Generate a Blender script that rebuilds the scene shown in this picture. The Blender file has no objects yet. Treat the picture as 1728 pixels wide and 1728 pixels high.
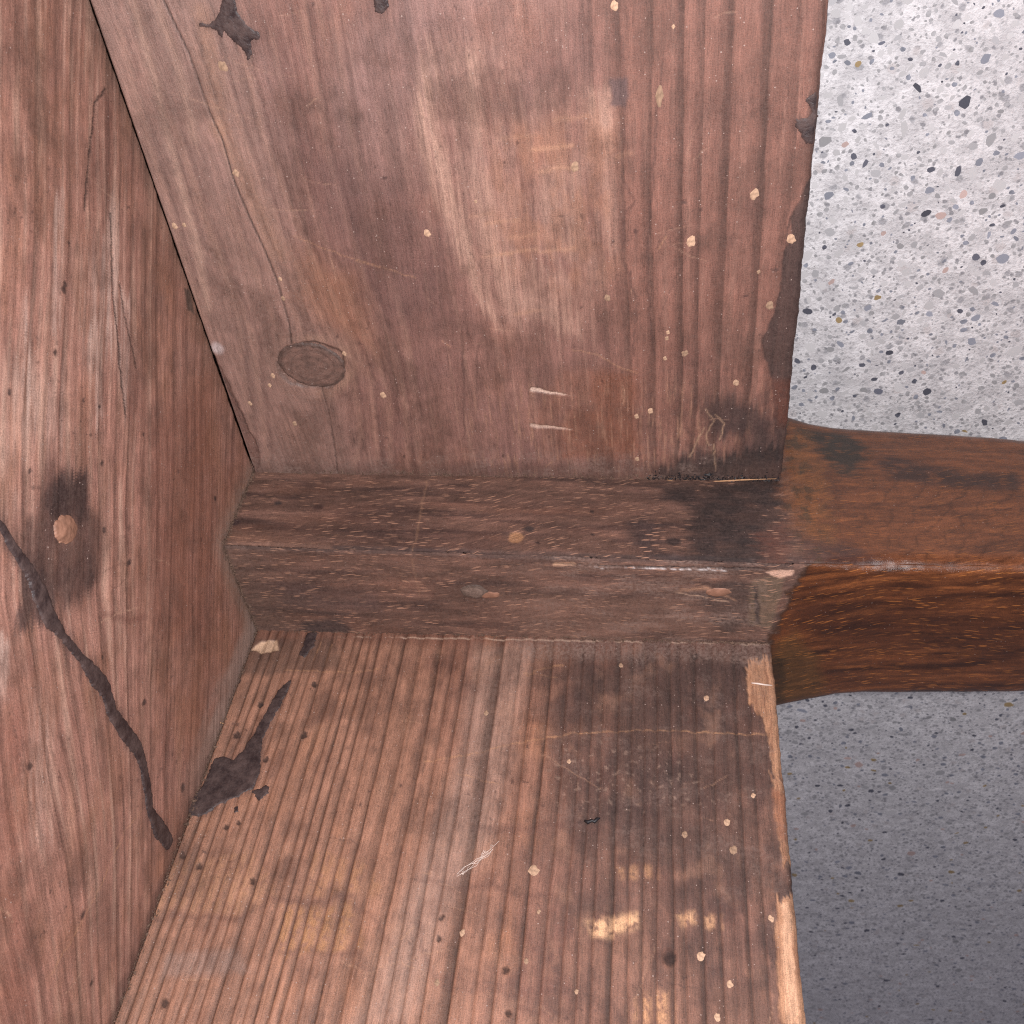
import bpy, math, random
import numpy as np
from mathutils import Vector, Matrix

# ------------------------------------------------------------------ camera, world, light, exposure
# World axes: X = along the leg, away from the table top; Y = along the flat-lying apron; Z = up.
# The table lies on its side: the table top stands at X = 0, one apron lies flat (Z = 0),
# the other stands upright (Y = 0).  Units are metres.
sc = bpy.context.scene
FOCAL, HALF = 1792.0, 864.0                         # lens, measured from the vanishing points of the boards
CAM = np.array([0.0797, 0.1534, 0.1492])
FWD = np.array([-0.1442, -0.6781, -0.7206]); FWD /= np.linalg.norm(FWD)
RIGHT = np.array([0.9896, -0.0980, -0.1058]); RIGHT -= FWD * (RIGHT @ FWD); RIGHT /= np.linalg.norm(RIGHT)
UP = np.cross(RIGHT, FWD)
FLOOR_Z = -0.030

cd = bpy.data.cameras.new('camera')
cam = bpy.data.objects.new('camera', cd); sc.collection.objects.link(cam)
cd.sensor_width = 36.0; cd.lens = 36.0 * FOCAL / (2 * HALF)
cd.clip_start = 0.005; cd.clip_end = 50.0
cd.dof.use_dof = True; cd.dof.focus_distance = 0.168; cd.dof.aperture_fstop = 75.0
m = Matrix.Identity(4)
for i in range(3):
    m[i][0] = RIGHT[i]; m[i][1] = UP[i]; m[i][2] = -FWD[i]; m[i][3] = CAM[i]
cam.matrix_world = m
sc.camera = cam

w = bpy.data.worlds.new('World'); sc.world = w; w.use_nodes = True
w.node_tree.nodes['Background'].inputs[0].default_value = (0.90, 0.84, 1.0, 1)
w.node_tree.nodes['Background'].inputs[1].default_value = 0.20

# the phone's flash beside its lens
fl = bpy.data.lights.new('camera_flash', 'POINT'); fl.energy = 2.0; fl.shadow_soft_size = 0.0035
fl.color = (1.0, 0.955, 0.965)
flo = bpy.data.objects.new('camera_flash', fl); sc.collection.objects.link(flo)
flo.location = Vector(CAM + RIGHT * 0.013 + UP * 0.001 - FWD * 0.004)

vs = sc.view_settings
vs.view_transform = 'Standard'; vs.look = 'None'; vs.exposure = 0.0; vs.gamma = 1.0
sc.cycles.use_denoising = False
sc.cycles.max_bounces = 4
sc.cycles.filter_width = 1.15

# ------------------------------------------------------------------ helpers: noise, distances, meshes
R = random.Random(7)
rs = np.random.RandomState(11)
PERM = rs.permutation(1024); PERM = np.concatenate([PERM, PERM])
ANG = rs.rand(1024) * 2 * np.pi; GX, GY = np.cos(ANG), np.sin(ANG)

def perlin(x, y, seed=0):
    x = np.asarray(x, float) + seed * 13.37; y = np.asarray(y, float) - seed * 7.77
    xi = np.floor(x).astype(int); yi = np.floor(y).astype(int)
    fx, fy = x - xi, y - yi
    sx = fx * fx * fx * (fx * (fx * 6 - 15) + 10); sy = fy * fy * fy * (fy * (fy * 6 - 15) + 10)
    def g(ix, iy, dx, dy):
        h = PERM[(PERM[(ix + seed * 57) & 1023] + iy) & 1023]
        return GX[h] * dx + GY[h] * dy
    a = g(xi, yi, fx, fy); b = g(xi + 1, yi, fx - 1, fy)
    c = g(xi, yi + 1, fx, fy - 1); d = g(xi + 1, yi + 1, fx - 1, fy - 1)
    return 1.45 * ((a + (b - a) * sx) * (1 - sy) + (c + (d - c) * sx) * sy)

def fbm(x, y, octv=4, seed=0, gain=0.55):
    s = 0; a = 1.0; t = 0
    for k in range(octv):
        s = s + a * perlin(x * 2 ** k, y * 2 ** k, seed + k * 3); t += a; a *= gain
    return s / t * 1.3

def sstep(a, b, x):
    t = np.clip((x - a) / (b - a), 0, 1); return t * t * (3 - 2 * t)

def lin(r, g, b, k=1.0):
    c = np.array([r, g, b], float) / 255.0
    return np.where(c <= 0.04045, c / 12.92, ((c + 0.055) / 1.055) ** 2.4) * k

def seg_dist(px, py, pts, widths=None):
    """distance to a polyline minus a half width that varies along it"""
    best = np.full(px.shape, 1e9)
    n = len(pts)
    if widths is None: widths = [0] * n
    for i in range(n - 1):
        (ax, ay), (bx, by) = pts[i], pts[i + 1]
        dx, dy = bx - ax, by - ay
        t = np.clip(((px - ax) * dx + (py - ay) * dy) / (dx * dx + dy * dy + 1e-12), 0, 1)
        d = np.hypot(px - ax - t * dx, py - ay - t * dy) - (widths[i] + (widths[i + 1] - widths[i]) * t)
        best = np.minimum(best, d)
    return best

def poly_sdf(px, py, pts):
    """signed distance to a closed outline, negative inside"""
    d = np.full(px.shape, 1e9); ins = np.zeros(px.shape, bool)
    n = len(pts)
    for i in range(n):
        (ax, ay), (bx, by) = pts[i], pts[(i + 1) % n]
        dx, dy = bx - ax, by - ay
        t = np.clip(((px - ax) * dx + (py - ay) * dy) / (dx * dx + dy * dy + 1e-12), 0, 1)
        d = np.minimum(d, np.hypot(px - ax - t * dx, py - ay - t * dy))
        c = ((ay > py) != (by > py)) & (px < (bx - ax) * (py - ay) / (by - ay + 1e-12) + ax)
        ins ^= c
    return np.where(ins, -d, d)

# points of the photograph carried onto the faces of the table, in millimetres on that face
def ray(px, py):
    d = RIGHT * (px - HALF) / FOCAL - UP * (py - HALF) / FOCAL + FWD
    return d
def on_plane(px, py, axis, val):
    d = ray(px, py); t = (val - CAM[axis]) / d[axis]; return (CAM + d * t) * 1000.0
POST_Y, POST_Z = 0.0219, 0.0205
def up_(x, y): p = on_plane(x, y, 2, 0.0); return (p[0], p[1])       # flat apron: (X, Y)
def lo_(x, y): p = on_plane(x, y, 1, 0.0); return (p[0], p[2])       # upright apron: (X, Z)
def tt_(x, y): p = on_plane(x, y, 0, 0.0); return (p[1], p[2])       # table top: (Y, Z)
def pu_(x, y): p = on_plane(x, y, 1, POST_Y); return (p[0], p[2])    # post face towards +Y: (X, Z)
def pl_(x, y): p = on_plane(x, y, 2, POST_Z); return (p[0], p[1])    # post face towards +Z: (X, Y)
def M(f, pts): return [f(x, y) for x, y in pts]

def grid_mesh(name, V, attrs, wrap=False):
    nr, nc = V.shape[:2]
    me = bpy.data.meshes.new(name)
    n = nr * nc
    idx = np.arange(n).reshape(nr, nc)
    if wrap: idx = np.concatenate([idx, idx[:, :1]], 1)
    q = np.stack([idx[:-1, :-1], idx[:-1, 1:], idx[1:, 1:], idx[1:, :-1]], -1).reshape(-1, 4)
    raw_mesh(me, V.reshape(-1, 3), q, attrs)
    return me

def raw_mesh(me, V, q, attrs):
    me.vertices.add(len(V)); me.vertices.foreach_set('co', np.ascontiguousarray(V, dtype=np.float32).ravel())
    me.loops.add(q.size); me.loops.foreach_set('vertex_index', np.ascontiguousarray(q, dtype=np.int32).ravel())
    me.polygons.add(len(q)); k = q.shape[1]
    me.polygons.foreach_set('loop_start', np.arange(0, q.size, k, dtype=np.int32))
    me.update(calc_edges=True)
    me.polygons.foreach_set('use_smooth', np.ones(len(q), bool))
    for nm, arr in attrs.items():
        arr = np.asarray(arr, dtype=np.float32)
        if arr.ndim == 1 or arr.shape[-1] == 1:
            a = me.attributes.new(nm, 'FLOAT', 'POINT'); a.data.foreach_set('value', arr.ravel())
        elif nm == 'pigment':
            lum = arr @ np.array([0.25, 0.6, 0.15], np.float32); arr = (arr * 0.91 + lum[:, None] * 0.09) * np.array([0.96, 0.995, 0.965], np.float32); arr = arr * (np.clip(lum, 0.004, 1) / 0.115)[:, None] ** 0.13
            a = me.attributes.new(nm, 'FLOAT_COLOR', 'POINT')
            a.data.foreach_set('color', np.concatenate([arr, np.ones((len(arr), 1), np.float32)], 1).ravel())
        else:
            a = me.attributes.new(nm, 'FLOAT_VECTOR', 'POINT'); a.data.foreach_set('vector', arr.ravel())
    me.validate()

def link(name, me, parent=None, mat=None):
    o = bpy.data.objects.new(name, me); sc.collection.objects.link(o)
    if parent is not None:
        o.parent = parent; o.matrix_parent_inverse = parent_inv(parent)
    if mat is not None: me.materials.append(mat)
    return o
BASE = Vector((-0.010, 0.10, FLOOR_Z))
def parent_inv(p):
    return Matrix.Translation(-BASE) if p.name.startswith('table') and p.type == 'EMPTY' else Matrix.Identity(4)

# ------------------------------------------------------------------ materials
def nodes_of(name):
    mt = bpy.data.materials.new(name); mt.use_nodes = True
    nt = mt.node_tree; b = nt.nodes['Principled BSDF']
    return mt, nt, b
def nd(nt, t, **kw):
    n = nt.nodes.new(t)
    for k, v in kw.items(): setattr(n, k, v)
    return n
def mathn(nt, op, a, b=None, c=None):
    n = nd(nt, 'ShaderNodeMath', operation=op)
    for i, v in enumerate((a, b, c)):
        if v is None: continue
        if isinstance(v, (int, float)): n.inputs[i].default_value = v
        else: nt.links.new(v, n.inputs[i])
    return n.outputs[0]
def mixc(nt, fac, a, b, bt='MIX'):
    n = nd(nt, 'ShaderNodeMix', data_type='RGBA', blend_type=bt)
    for i, v in ((0, fac), (6, a), (7, b)):
        if isinstance(v, (int, float)): n.inputs[i].default_value = v
        elif isinstance(v, tuple): n.inputs[i].default_value = (*v, 1)
        else: nt.links.new(v, n.inputs[i])
    return n.outputs[2]
def vscale(nt, vec, s):
    n = nd(nt, 'ShaderNodeVectorMath', operation='MULTIPLY'); nt.links.new(vec, n.inputs[0]); n.inputs[1].default_value = s
    return n.outputs[0]
def noise(nt, vec, scale=1.0, detail=3, rough=0.6):
    n = nd(nt, 'ShaderNodeTexNoise'); nt.links.new(vec, n.inputs['Vector'])
    n.inputs['Scale'].default_value = scale; n.inputs['Detail'].default_value = detail; n.inputs['Roughness'].default_value = rough
    return n.outputs['Fac']
def mrange(nt, v, a, b, c, d):
    n = nd(nt, 'ShaderNodeMapRange'); nt.links.new(v, n.inputs[0])
    for i, x in enumerate((a, b, c, d)): n.inputs[i + 1].default_value = x
    return n.outputs[0]

def wood_material(name, fibre=0.35, bump=0.6, pores=0.0, specks=0.5, spec=0.5):
    """wood: pigment and fibre direction come from the board, grain, pores, dust and fine relief from nodes"""
    mt, nt, b = nodes_of(name)
    pig = nd(nt, 'ShaderNodeAttribute', attribute_name='pigment').outputs['Color']
    fib = nd(nt, 'ShaderNodeAttribute', attribute_name='fib').outputs['Vector']
    rgh = nd(nt, 'ShaderNodeAttribute', attribute_name='gloss').outputs['Fac']
    dst = nd(nt, 'ShaderNodeAttribute', attribute_name='dust').outputs['Fac']
    f1 = noise(nt, vscale(nt, fib, (6.0, 0.45, 1.0)), 1.0, 4, 0.65)
    f2 = noise(nt, vscale(nt, fib, (1.3, 0.06, 1.0)), 1.0, 3, 0.6)
    mic = noise(nt, fib, 5.5, 4, 0.8)
    blot = noise(nt, fib, 0.33, 4, 0.6)
    k = mathn(nt, 'ADD', mrange(nt, f1, 0.34, 0.66, 1 - fibre, 1 + fibre), mrange(nt, f2, 0.3, 0.7, -0.18, 0.18))
    k = mathn(nt, 'ADD', k, mrange(nt, mic, 0.36, 0.64, -0.34, 0.36))
    k = mathn(nt, 'ADD', k, mrange(nt, blot, 0.3, 0.7, -0.12, 0.12))
    comb = nd(nt, 'ShaderNodeCombineColor')
    for i in range(3): nt.links.new(k, comb.inputs[i])
    col = mixc(nt, 1.0, pig, comb.outputs[0], 'MULTIPLY')
    hgt = mathn(nt, 'ADD', mathn(nt, 'MULTIPLY', f1, 0.7), mathn(nt, 'MULTIPLY', mic, 0.6))
    if pores:
        pv = nd(nt, 'ShaderNodeAttribute', attribute_name='porev').outputs['Vector']
        pw = nd(nt, 'ShaderNodeAttribute', attribute_name='porew').outputs['Fac']
        vo = nd(nt, 'ShaderNodeTexVoronoi', feature='F1'); nt.links.new(vscale(nt, pv, (3.0, 0.36, 1.0)), vo.inputs['Vector'])
        vo.inputs['Scale'].default_value = 1.0
        rnd = nd(nt, 'ShaderNodeSeparateColor'); nt.links.new(vo.outputs['Color'], rnd.inputs[0])
        near = mrange(nt, vo.outputs['Distance'], 0.20, 0.32, 1.0, 0.0)
        on = mathn(nt, 'MULTIPLY', near, mrange(nt, rnd.outputs[0], 0.18, 0.45, 0.0, 1.0))
        on = mathn(nt, 'MULTIPLY', on, pw)
        dark = mathn(nt, 'MULTIPLY', near, mrange(nt, rnd.outputs[0], 0.22, 0.16, 0.0, 0.55))
        col = mixc(nt, dark, col, (0.020, 0.012, 0.010))
        pcol = nd(nt, 'ShaderNodeAttribute', attribute_name='porecol').outputs['Vector']
        col = mixc(nt, mathn(nt, 'MULTIPLY', on, pores), col, pcol)
    # settled dust: a thin veil plus separate pale specks
    vd = nd(nt, 'ShaderNodeTexVoronoi', feature='F1'); nt.links.new(fib, vd.inputs['Vector']); vd.inputs['Scale'].default_value = 1.35
    sp = nd(nt, 'ShaderNodeSeparateColor'); nt.links.new(vd.outputs['Color'], sp.inputs[0])
    size = mrange(nt, sp.outputs[1], 0.0, 1.0, 0.04, 0.15)
    dot = mathn(nt, 'MULTIPLY', mathn(nt, 'LESS_THAN', vd.outputs['Distance'], size), mathn(nt, 'GREATER_THAN', sp.outputs[0], 0.66))
    col = mixc(nt, mathn(nt, 'MULTIPLY', dot, specks), col, (0.42, 0.33, 0.29))
    veil = mathn(nt, 'MULTIPLY', dst, mrange(nt, noise(nt, fib, 1.6, 5, 0.75), 0.38, 0.62, 0.05, 0.95))
    col = mixc(nt, mathn(nt, 'MULTIPLY', veil, 0.75), col, (0.26, 0.185, 0.155))
    nt.links.new(col, b.inputs['Base Color'])
    rr = mathn(nt, 'ADD', rgh, mrange(nt, mic, 0.25, 0.75, -0.1, 0.1)); nt.links.new(rr, b.inputs['Roughness'])
    b.inputs['Specular IOR Level'].default_value = spec
    bp = nd(nt, 'ShaderNodeBump'); bp.inputs['Strength'].default_value = bump; bp.inputs['Distance'].default_value = 0.00010
    nt.links.new(hgt, bp.inputs['Height']); nt.links.new(bp.outputs[0], b.inputs['Normal'])
    return mt

def plain_material(name, col, rough=0.6, var=0.25, scale=900.0, bump=0.3, spec=0.4, obj_var=0.0):
    mt, nt, b = nodes_of(name)
    tc = nd(nt, 'ShaderNodeTexCoord').outputs['Object']
    n1 = noise(nt, tc, scale, 4, 0.65)
    k = mrange(nt, n1, 0.3, 0.7, 1 - var, 1 + var)
    if obj_var:
        oi = nd(nt, 'ShaderNodeObjectInfo').outputs['Random']
        k = mathn(nt, 'MULTIPLY', k, mrange(nt, oi, 0, 1, 1 - obj_var, 1 + obj_var))
    comb = nd(nt, 'ShaderNodeCombineColor')
    for i in range(3): nt.links.new(k, comb.inputs[i])
    nt.links.new(mixc(nt, 1.0, tuple(float(c) for c in col), comb.outputs[0], 'MULTIPLY'), b.inputs['Base Color'])
    b.inputs['Roughness'].default_value = rough; b.inputs['Specular IOR Level'].default_value = spec
    bp = nd(nt, 'ShaderNodeBump'); bp.inputs['Strength'].default_value = bump; bp.inputs['Distance'].default_value = 0.00012
    nt.links.new(n1, bp.inputs['Height']); nt.links.new(bp.outputs[0], b.inputs['Normal'])
    return mt

PINE = wood_material('old_pine', fibre=0.22, bump=1.0, specks=0.8)
PINE_RIBBED = wood_material('ribbed_old_pine', fibre=0.22, bump=1.0, specks=0.75)
HARDWOOD = wood_material('pored_hardwood', fibre=0.20, bump=0.45, pores=0.8, specks=0.3, spec=0.5)
TAR, _nt, _b = nodes_of('dried_tar')
_tc = nd(_nt, 'ShaderNodeTexCoord').outputs['Object']; _n = noise(_nt, _tc, 420, 5, 0.7); _m = noise(_nt, _tc, 1600, 4, 0.7)
_nt.links.new(mixc(_nt, mrange(_nt, _n, 0.38, 0.64, 0, 1), (0.028, 0.019, 0.020), (0.080, 0.052, 0.047)), _b.inputs['Base Color'])
_nt.links.new(mrange(_nt, _n, 0.35, 0.65, 0.38, 0.72), _b.inputs['Roughness'])
_bp = nd(_nt, 'ShaderNodeBump'); _bp.inputs['Strength'].default_value = 0.9; _bp.inputs['Distance'].default_value = 0.00016
_nt.links.new(mathn(_nt, 'ADD', _m, _n), _bp.inputs['Height']); _nt.links.new(_bp.outputs[0], _b.inputs['Normal'])
FRASS = plain_material('pale_worm_frass', lin(190, 158, 132, 0.74), 0.8, 0.40, 1.4, 0.5, 0.2, 0.32)
RESIN = plain_material('amber_plug', lin(152, 112, 92, 0.80), 0.6, 0.3, 700, 0.4, 0.4)
LINT = plain_material('pale_lint', lin(215, 200, 190), 0.8, 0.1, 900, 0.1, 0.2)
RAWWOOD = plain_material('raw_splinter_wood', lin(205, 160, 120, 0.7), 0.7, 0.25, 1500, 0.4, 0.3)
SOOT = plain_material('black_crumb', (0.012, 0.011, 0.013), 0.5, 0.3, 1500, 0.4, 0.4)
CRUMB = plain_material('seam_grit', lin(128, 104, 90, 0.6), 0.9, 0.5, 1500, 0.4, 0.2)

# ------------------------------------------------------------------ the painter: one object per face collects pigment and relief
KA = 0.86                                            # picture colour -> reflectance at this distance from the flash
class Face:
    def __init__(s, u, v, base, gd=(0.0, 1.0)):
        s.u, s.v = u, v; s.n = u.size
        s.col = np.tile(base, (s.n, 1)); s.h = np.zeros(s.n); s.dust = np.zeros(s.n); s.gloss = np.full(s.n, 0.62)
        s.wu = u + 0.35 * fbm(u / 2.2, v / 2.2, 3, 31); s.wv = v + 0.35 * fbm(u / 2.2, v / 2.2, 3, 47)
        ac = u * gd[1] - v * gd[0]; al = u * gd[0] + v * gd[1]; dd = 2.2 * fbm(ac / 0.45, al / 9, 3, 53) + 1.2 * fbm(ac / 1.4, al / 12, 2, 55)
        s.wu3 = s.wu + gd[0] * dd; s.wv3 = s.wv + gd[1] * dd
        s.wu2 = u + 1.3 * fbm(u / 6, v / 6, 4, 35); s.wv2 = v + 1.3 * fbm(u / 6, v / 6, 4, 49)
    def mix(s, mask, c):
        mask = np.clip(mask, 0, 1)[:, None]; s.col = s.col * (1 - mask) + np.asarray(c) * mask
    def mul(s, k):
        s.col = s.col * np.clip(k, 0.02, 3)[:, None]
    def poly(s, pts, soft=0.3, ragged=1):
        """1 inside an outline; ragged 0 clean, 1 slightly frayed, 2 wandering"""
        pu, pv = ((s.u, s.v), (s.wu, s.wv), (s.wu2, s.wv2), (s.wu3, s.wv3))[ragged]
        a = np.array(pts); mg = soft + 0.5
        sel = (pu > a[:, 0].min() - mg) & (pu < a[:, 0].max() + mg) & (pv > a[:, 1].min() - mg) & (pv < a[:, 1].max() + mg)
        out = np.zeros(s.n)
        if sel.any(): out[sel] = 1 - sstep(-soft, soft, poly_sdf(pu[sel], pv[sel], pts))
        return out
    def line(s, pts, wd, soft=0.12, ragged=1):
        pu, pv = ((s.u, s.v), (s.wu, s.wv), (s.wu2, s.wv2), (s.wu3, s.wv3))[ragged]
        if np.isscalar(wd): wd = [wd] * len(pts)
        a = np.array(pts); mg = soft + max(wd) + 0.3
        sel = (pu > a[:, 0].min() - mg) & (pu < a[:, 0].max() + mg) & (pv > a[:, 1].min() - mg) & (pv < a[:, 1].max() + mg)
        out = np.zeros(s.n)
        if sel.any(): out[sel] = 1 - sstep(-soft, soft, seg_dist(pu[sel], pv[sel], pts, wd))
        return out
    def scratches(s, n, seed, box, c, along=(0.0, 1.0)):
        """hairline scratches, most of them across the grain, some long"""
        r_ = random.Random(seed)
        for i in range(n):
            x, y = r_.uniform(box[0], box[1]), r_.uniform(box[2], box[3]); a = r_.gauss(0, 0.5) + (0 if r_.random() < .65 else 1.5); L = r_.uniform(1.5, 7) * (2.2 if r_.random() < .2 else 1)
            dx, dy = math.cos(a) * along[1] + math.sin(a) * along[0], math.sin(a) * along[1] - math.cos(a) * along[0]
            k = r_.uniform(-.08, .08)
            pts = [(x + dx * L * t - dy * L * k * math.sin(3 * t), y + dy * L * t + dx * L * k * math.sin(3 * t)) for t in (0, .35, .7, 1)]
            mk = s.line(pts, [0.02, 0.06, 0.06, 0.02], 0.11, 1); s.mix(r_.uniform(.25, .6) * mk, c); s.h -= 0.04 * mk
    def spot(s, c, r, soft=0.5, ragged=1, asp=1.0):
        pu, pv = ((s.u, s.v), (s.wu, s.wv), (s.wu2, s.wv2), (s.wu3, s.wv3))[ragged]
        d = np.hypot(pu - c[0], (pv - c[1]) / asp)
        return 1 - sstep(r * (1 - soft), r * (1 + soft), d)

def rings(g, space, jit, seed, sharp=0.955):
    """latewood of softwood growth rings: slow rise, abrupt end"""
    p = g / space + jit * perlin(g / (space * 2.7), g * 0 + 0.5, seed) + 0.35 * jit * perlin(g / (space * 0.8), g * 0 + 2.5, seed + 1)
    f = p - np.floor(p)
    amp = 0.55 + 0.45 * perlin(np.floor(p) * 0.73 + 0.3, g * 0 + 0.7, seed + 2)
    return sstep(0.25, sharp, f) * (1 - sstep(sharp + 0.01, 1.0, f)) * np.clip(amp + 0.35, 0.4, 1.0)

def axis_pts(a, b, step, far, grow=1.35):
    """fine from a to b, then growing steps to far"""
    p = list(np.arange(a, b, step)); d = step
    while p[-1] < far:
        d = min(d * grow, 12.0); p.append(min(p[-1] + d, far))
    return np.array(p)

STEP = 0.23

TAR_UP = [[(380, -12), (396, -12), (400, 18), (418, 42), (438, 56), (440, 66), (424, 70), (426, 92), (418, 104), (408, 82), (394, 72), (380, 54), (374, 66), (367, 52), (348, 47), (334, 43), (338, 36), (354, 41), (368, 26)],
          [(628, -15), (652, -15), (656, 12), (646, 24), (632, 20)], [(1360, 168), (1376, 154), (1377, 200), (1373, 242), (1360, 243), (1344, 216), (1341, 200), (1362, 200), (1369, 188)]]
TAR_LO = [(314, 1352), (340, 1328), (352, 1302), (362, 1280), (376, 1275), (392, 1282), (408, 1268), (428, 1238), (446, 1205), (468, 1165), (490, 1146), (492, 1152), (476, 1182), (462, 1210), (444, 1245), (440, 1275), (438, 1305), (424, 1332), (398, 1346), (372, 1356), (346, 1374), (320, 1377)]
RUN_TT = [(-30, 835), (0, 882), (30, 932), (58, 972), (70, 1005), (84, 1040), (110, 1075), (140, 1112), (160, 1138), (180, 1165), (192, 1205), (212, 1235), (232, 1260), (243, 1290), (250, 1330), (255, 1370), (270, 1398), (286, 1420)]
# ------------------------------------------------------------------ table
table = bpy.data.objects.new('table', None); sc.collection.objects.link(table)
table.location = BASE; table.empty_display_size = 0.05
table['label'] = 'old worn wooden table lying on its side on the speckled floor, inner corner with leg'
table['category'] = 'table'

W_UP, W_LO, T_AP = 100.5, 98.6, 16.0

# ---- flat apron (upper in the picture) : u = X, v = Y
def paint_upper(u, v):
    F = Face(u, v, lin(126, 88, 79, KA))
    ku, kv = up_(526, 617)
    du, dv = u - ku, v - kv
    g = u + 1.6 * perlin(u / 30, v / 80, 1) + 0.35 * perlin(u / 6, v / 30, 2)
    g = g + du * -0.75 * np.exp(-((du / 7.5) ** 2 + (dv / 11.0) ** 2))
    right = sstep(60, 74, u + 3 * perlin(u / 9, v / 35, 9))
    left = 1 - sstep(16, 26, u)
    # growth rings: clear at the free edge, faint on the flat-sawn middle
    la = rings(g, 3.7, 0.55, 3); lb = rings(g + 3 * perlin(u / 14, v / 55, 5), 6.5, 0.5, 8, 0.9)
    F.mix(0.45 * right, lin(116, 70, 54, KA)); 
    F.mix(0.30 * (1 - right) * sstep(-0.1, 0.7, fbm(u / 17, v / 24, 4, 12)), lin(104, 74, 76, KA))
    F.mix(0.45 * (1 - right) * sstep(0.0, 0.7, fbm(u / 12, v / 20, 4, 15)), lin(134, 84, 62, KA))
    F.mix(0.35 * sstep(0.1, 0.8, fbm(u / 9, v / 13, 5, 21)), lin(96, 64, 60, KA))
    F.mix(0.40 * sstep(0.05, 0.6, fbm(g / 1.1, v / 30, 4, 25)) * (1 - 0.5 * right), lin(150, 112, 98, KA))
    F.mix(0.55 * sstep(60, 100, v) * (1 - right) * sstep(-0.5, 0.4, fbm(u / 15, v / 25, 3, 26)), lin(138, 108, 104, KA * 0.8))  # greyish flash sheen towards the near end, put into the pigment
    # paler strip along the table top
    F.mix(0.55 * left, lin(146, 112, 102, KA * 0.95))
    F.mul(1.16 - 0.62 * la ** 1.7 * right); F.h -= 0.07 * la * right
    F.mul(1.04 - 0.24 * lb * (1 - right) * (0.35 + 0.65 * sstep(-0.2, 0.5, fbm(u / 20, v / 40, 3, 6))))
    F.mul(1 + 0.20 * fbm(g / 0.8, v / 9, 4, 7) + 0.20 * fbm(u / 5, v / 7, 5, 10))
    cr = M(up_, [(276, 0), (320, 92), (352, 185), (377, 240), (393, 300), (420, 365), (446, 420), (470, 480), (488, 545), (492, 580)])
    lp = M(up_, [(225, 0), (262, 130), (300, 290), (335, 420), (350, 520)])
    F.mix(0.6 * F.line(lp, 0.6, 0.9, 3), lin(184, 146, 128, KA)); F.mix(0.5 * F.line(M(up_, [(262, 0), (300, 110), (330, 240)]), 0.5, 0.9, 3), lin(180, 142, 124, KA)); F.mix(0.5 * F.line(M(up_, [(232, 0), (270, 140), (312, 300), (345, 420)]), 0.35, 0.7, 1), lin(98, 66, 62, KA))
    for a, b in (((340, 20), (372, 215)), ((372, 215), (470, 430))):
        F.mix(0.45 * F.line(M(up_, [a, b]), 1.1, 1.3), lin(166, 122, 96, KA))
    # grain sweeping past the knot
    for i, pts in enumerate(([(330, 60), (400, 270), (470, 440), (518, 560)], [(366, 60), (430, 260), (496, 420), (552, 540), (604, 640), (618, 740), (604, 800)], [(415, 60), (462, 250), (520, 400), (584, 530), (634, 640), (646, 780)],
                             [(470, 60), (512, 270), (566, 430), (626, 555), (664, 660), (668, 790)], [(522, 20), (560, 250), (612, 430), (662, 560), (694, 690), (698, 790)], [(575, 20), (604, 230), (652, 420), (694, 560), (720, 790)],
                             [(215, 60), (262, 240), (310, 400), (350, 530)], [(300, 200), (352, 350), (400, 480), (436, 570), (446, 660), (462, 790)], [(340, 340), (380, 440), (412, 540), (420, 640), (436, 780)], [(392, 340), (440, 460), (480, 560)])):
        p = M(up_, pts); k = (.55, .5, .6, .45, .5, .35, .45, .5, .4, .45)[i]
        F.mix(k * F.line(p, 0.22, 0.55, 3), lin(88, 58, 54, KA)); F.mix(0.8 * k * F.line([(a - 1.0, b) for a, b in p], 0.3, 0.8, 3), lin(168, 126, 108, KA))
        F.h -= 0.05 * k * F.line(p, 0.2, 0.4, 1)
    # dark purple shade between crack and middle
    F.mix(0.45 * F.poly(M(up_, [(470, 120), (560, 250), (700, 330), (760, 430), (790, 560), (640, 560), (560, 420), (480, 260)]), 5, 2), lin(94, 66, 66, KA))
    F.mix(0.40 * F.poly(M(up_, [(500, 420), (600, 470), (640, 600), (560, 560), (500, 500)]), 3, 2), lin(150, 98, 66, KA))
    # planed, scraped pale streaks with feathered fibre
    br = F.poly(M(up_, [(716, 60), (830, 70), (900, 150), (1000, 150), (1040, 200), (1040, 440), (980, 580), (860, 580), (790, 450), (720, 280), (704, 180)]), 2.5, 3)
    F.mix(0.34 * br * np.clip(0.55 + 1.2 * fbm(u / 0.7, v / 8, 4, 39) + 0.8 * fbm(u / 7, v / 10, 3, 40), 0, 1) * (1 - 0.5 * sstep(10, 50, (u - up_(716, 200)[0]))), lin(176, 136, 120, KA))
    feather = np.clip(0.65 + 0.9 * fbm(u / 0.45, v / 14, 3, 41), 0, 1)
    for pts, st in (
        ([(722, 60), (736, 120), (742, 220), (762, 300), (800, 420), (830, 520), (848, 560), (800, 500), (765, 420), (735, 330), (710, 250), (703, 190), (712, 110)], 0.95),
        ([(790, 85), (803, 95), (812, 170), (818, 250), (806, 250), (788, 160)], 0.85),
        ([(800, 260), (830, 300), (850, 420), (880, 560), (860, 540), (815, 420), (790, 320)], 0.55),
        ([(820, 420), (900, 440), (960, 470), (985, 570), (940, 560), (870, 520)], 0.5),
        ([(990, 140), (1035, 150), (1030, 240), (1000, 215)], 0.65),
        ([(1020, 190), (1035, 190), (1032, 300), (1040, 430), (1022, 420), (1015, 280)], 0.55),
        ([(905, 280), (975, 275), (985, 360), (975, 440), (915, 430)], 0.45)):
        mk = F.poly(M(up_, pts), 1.1, 3) * feather * st * 0.8
        F.mix(mk, lin(186, 146, 128, KA)); F.h -= 0.05 * mk
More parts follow.
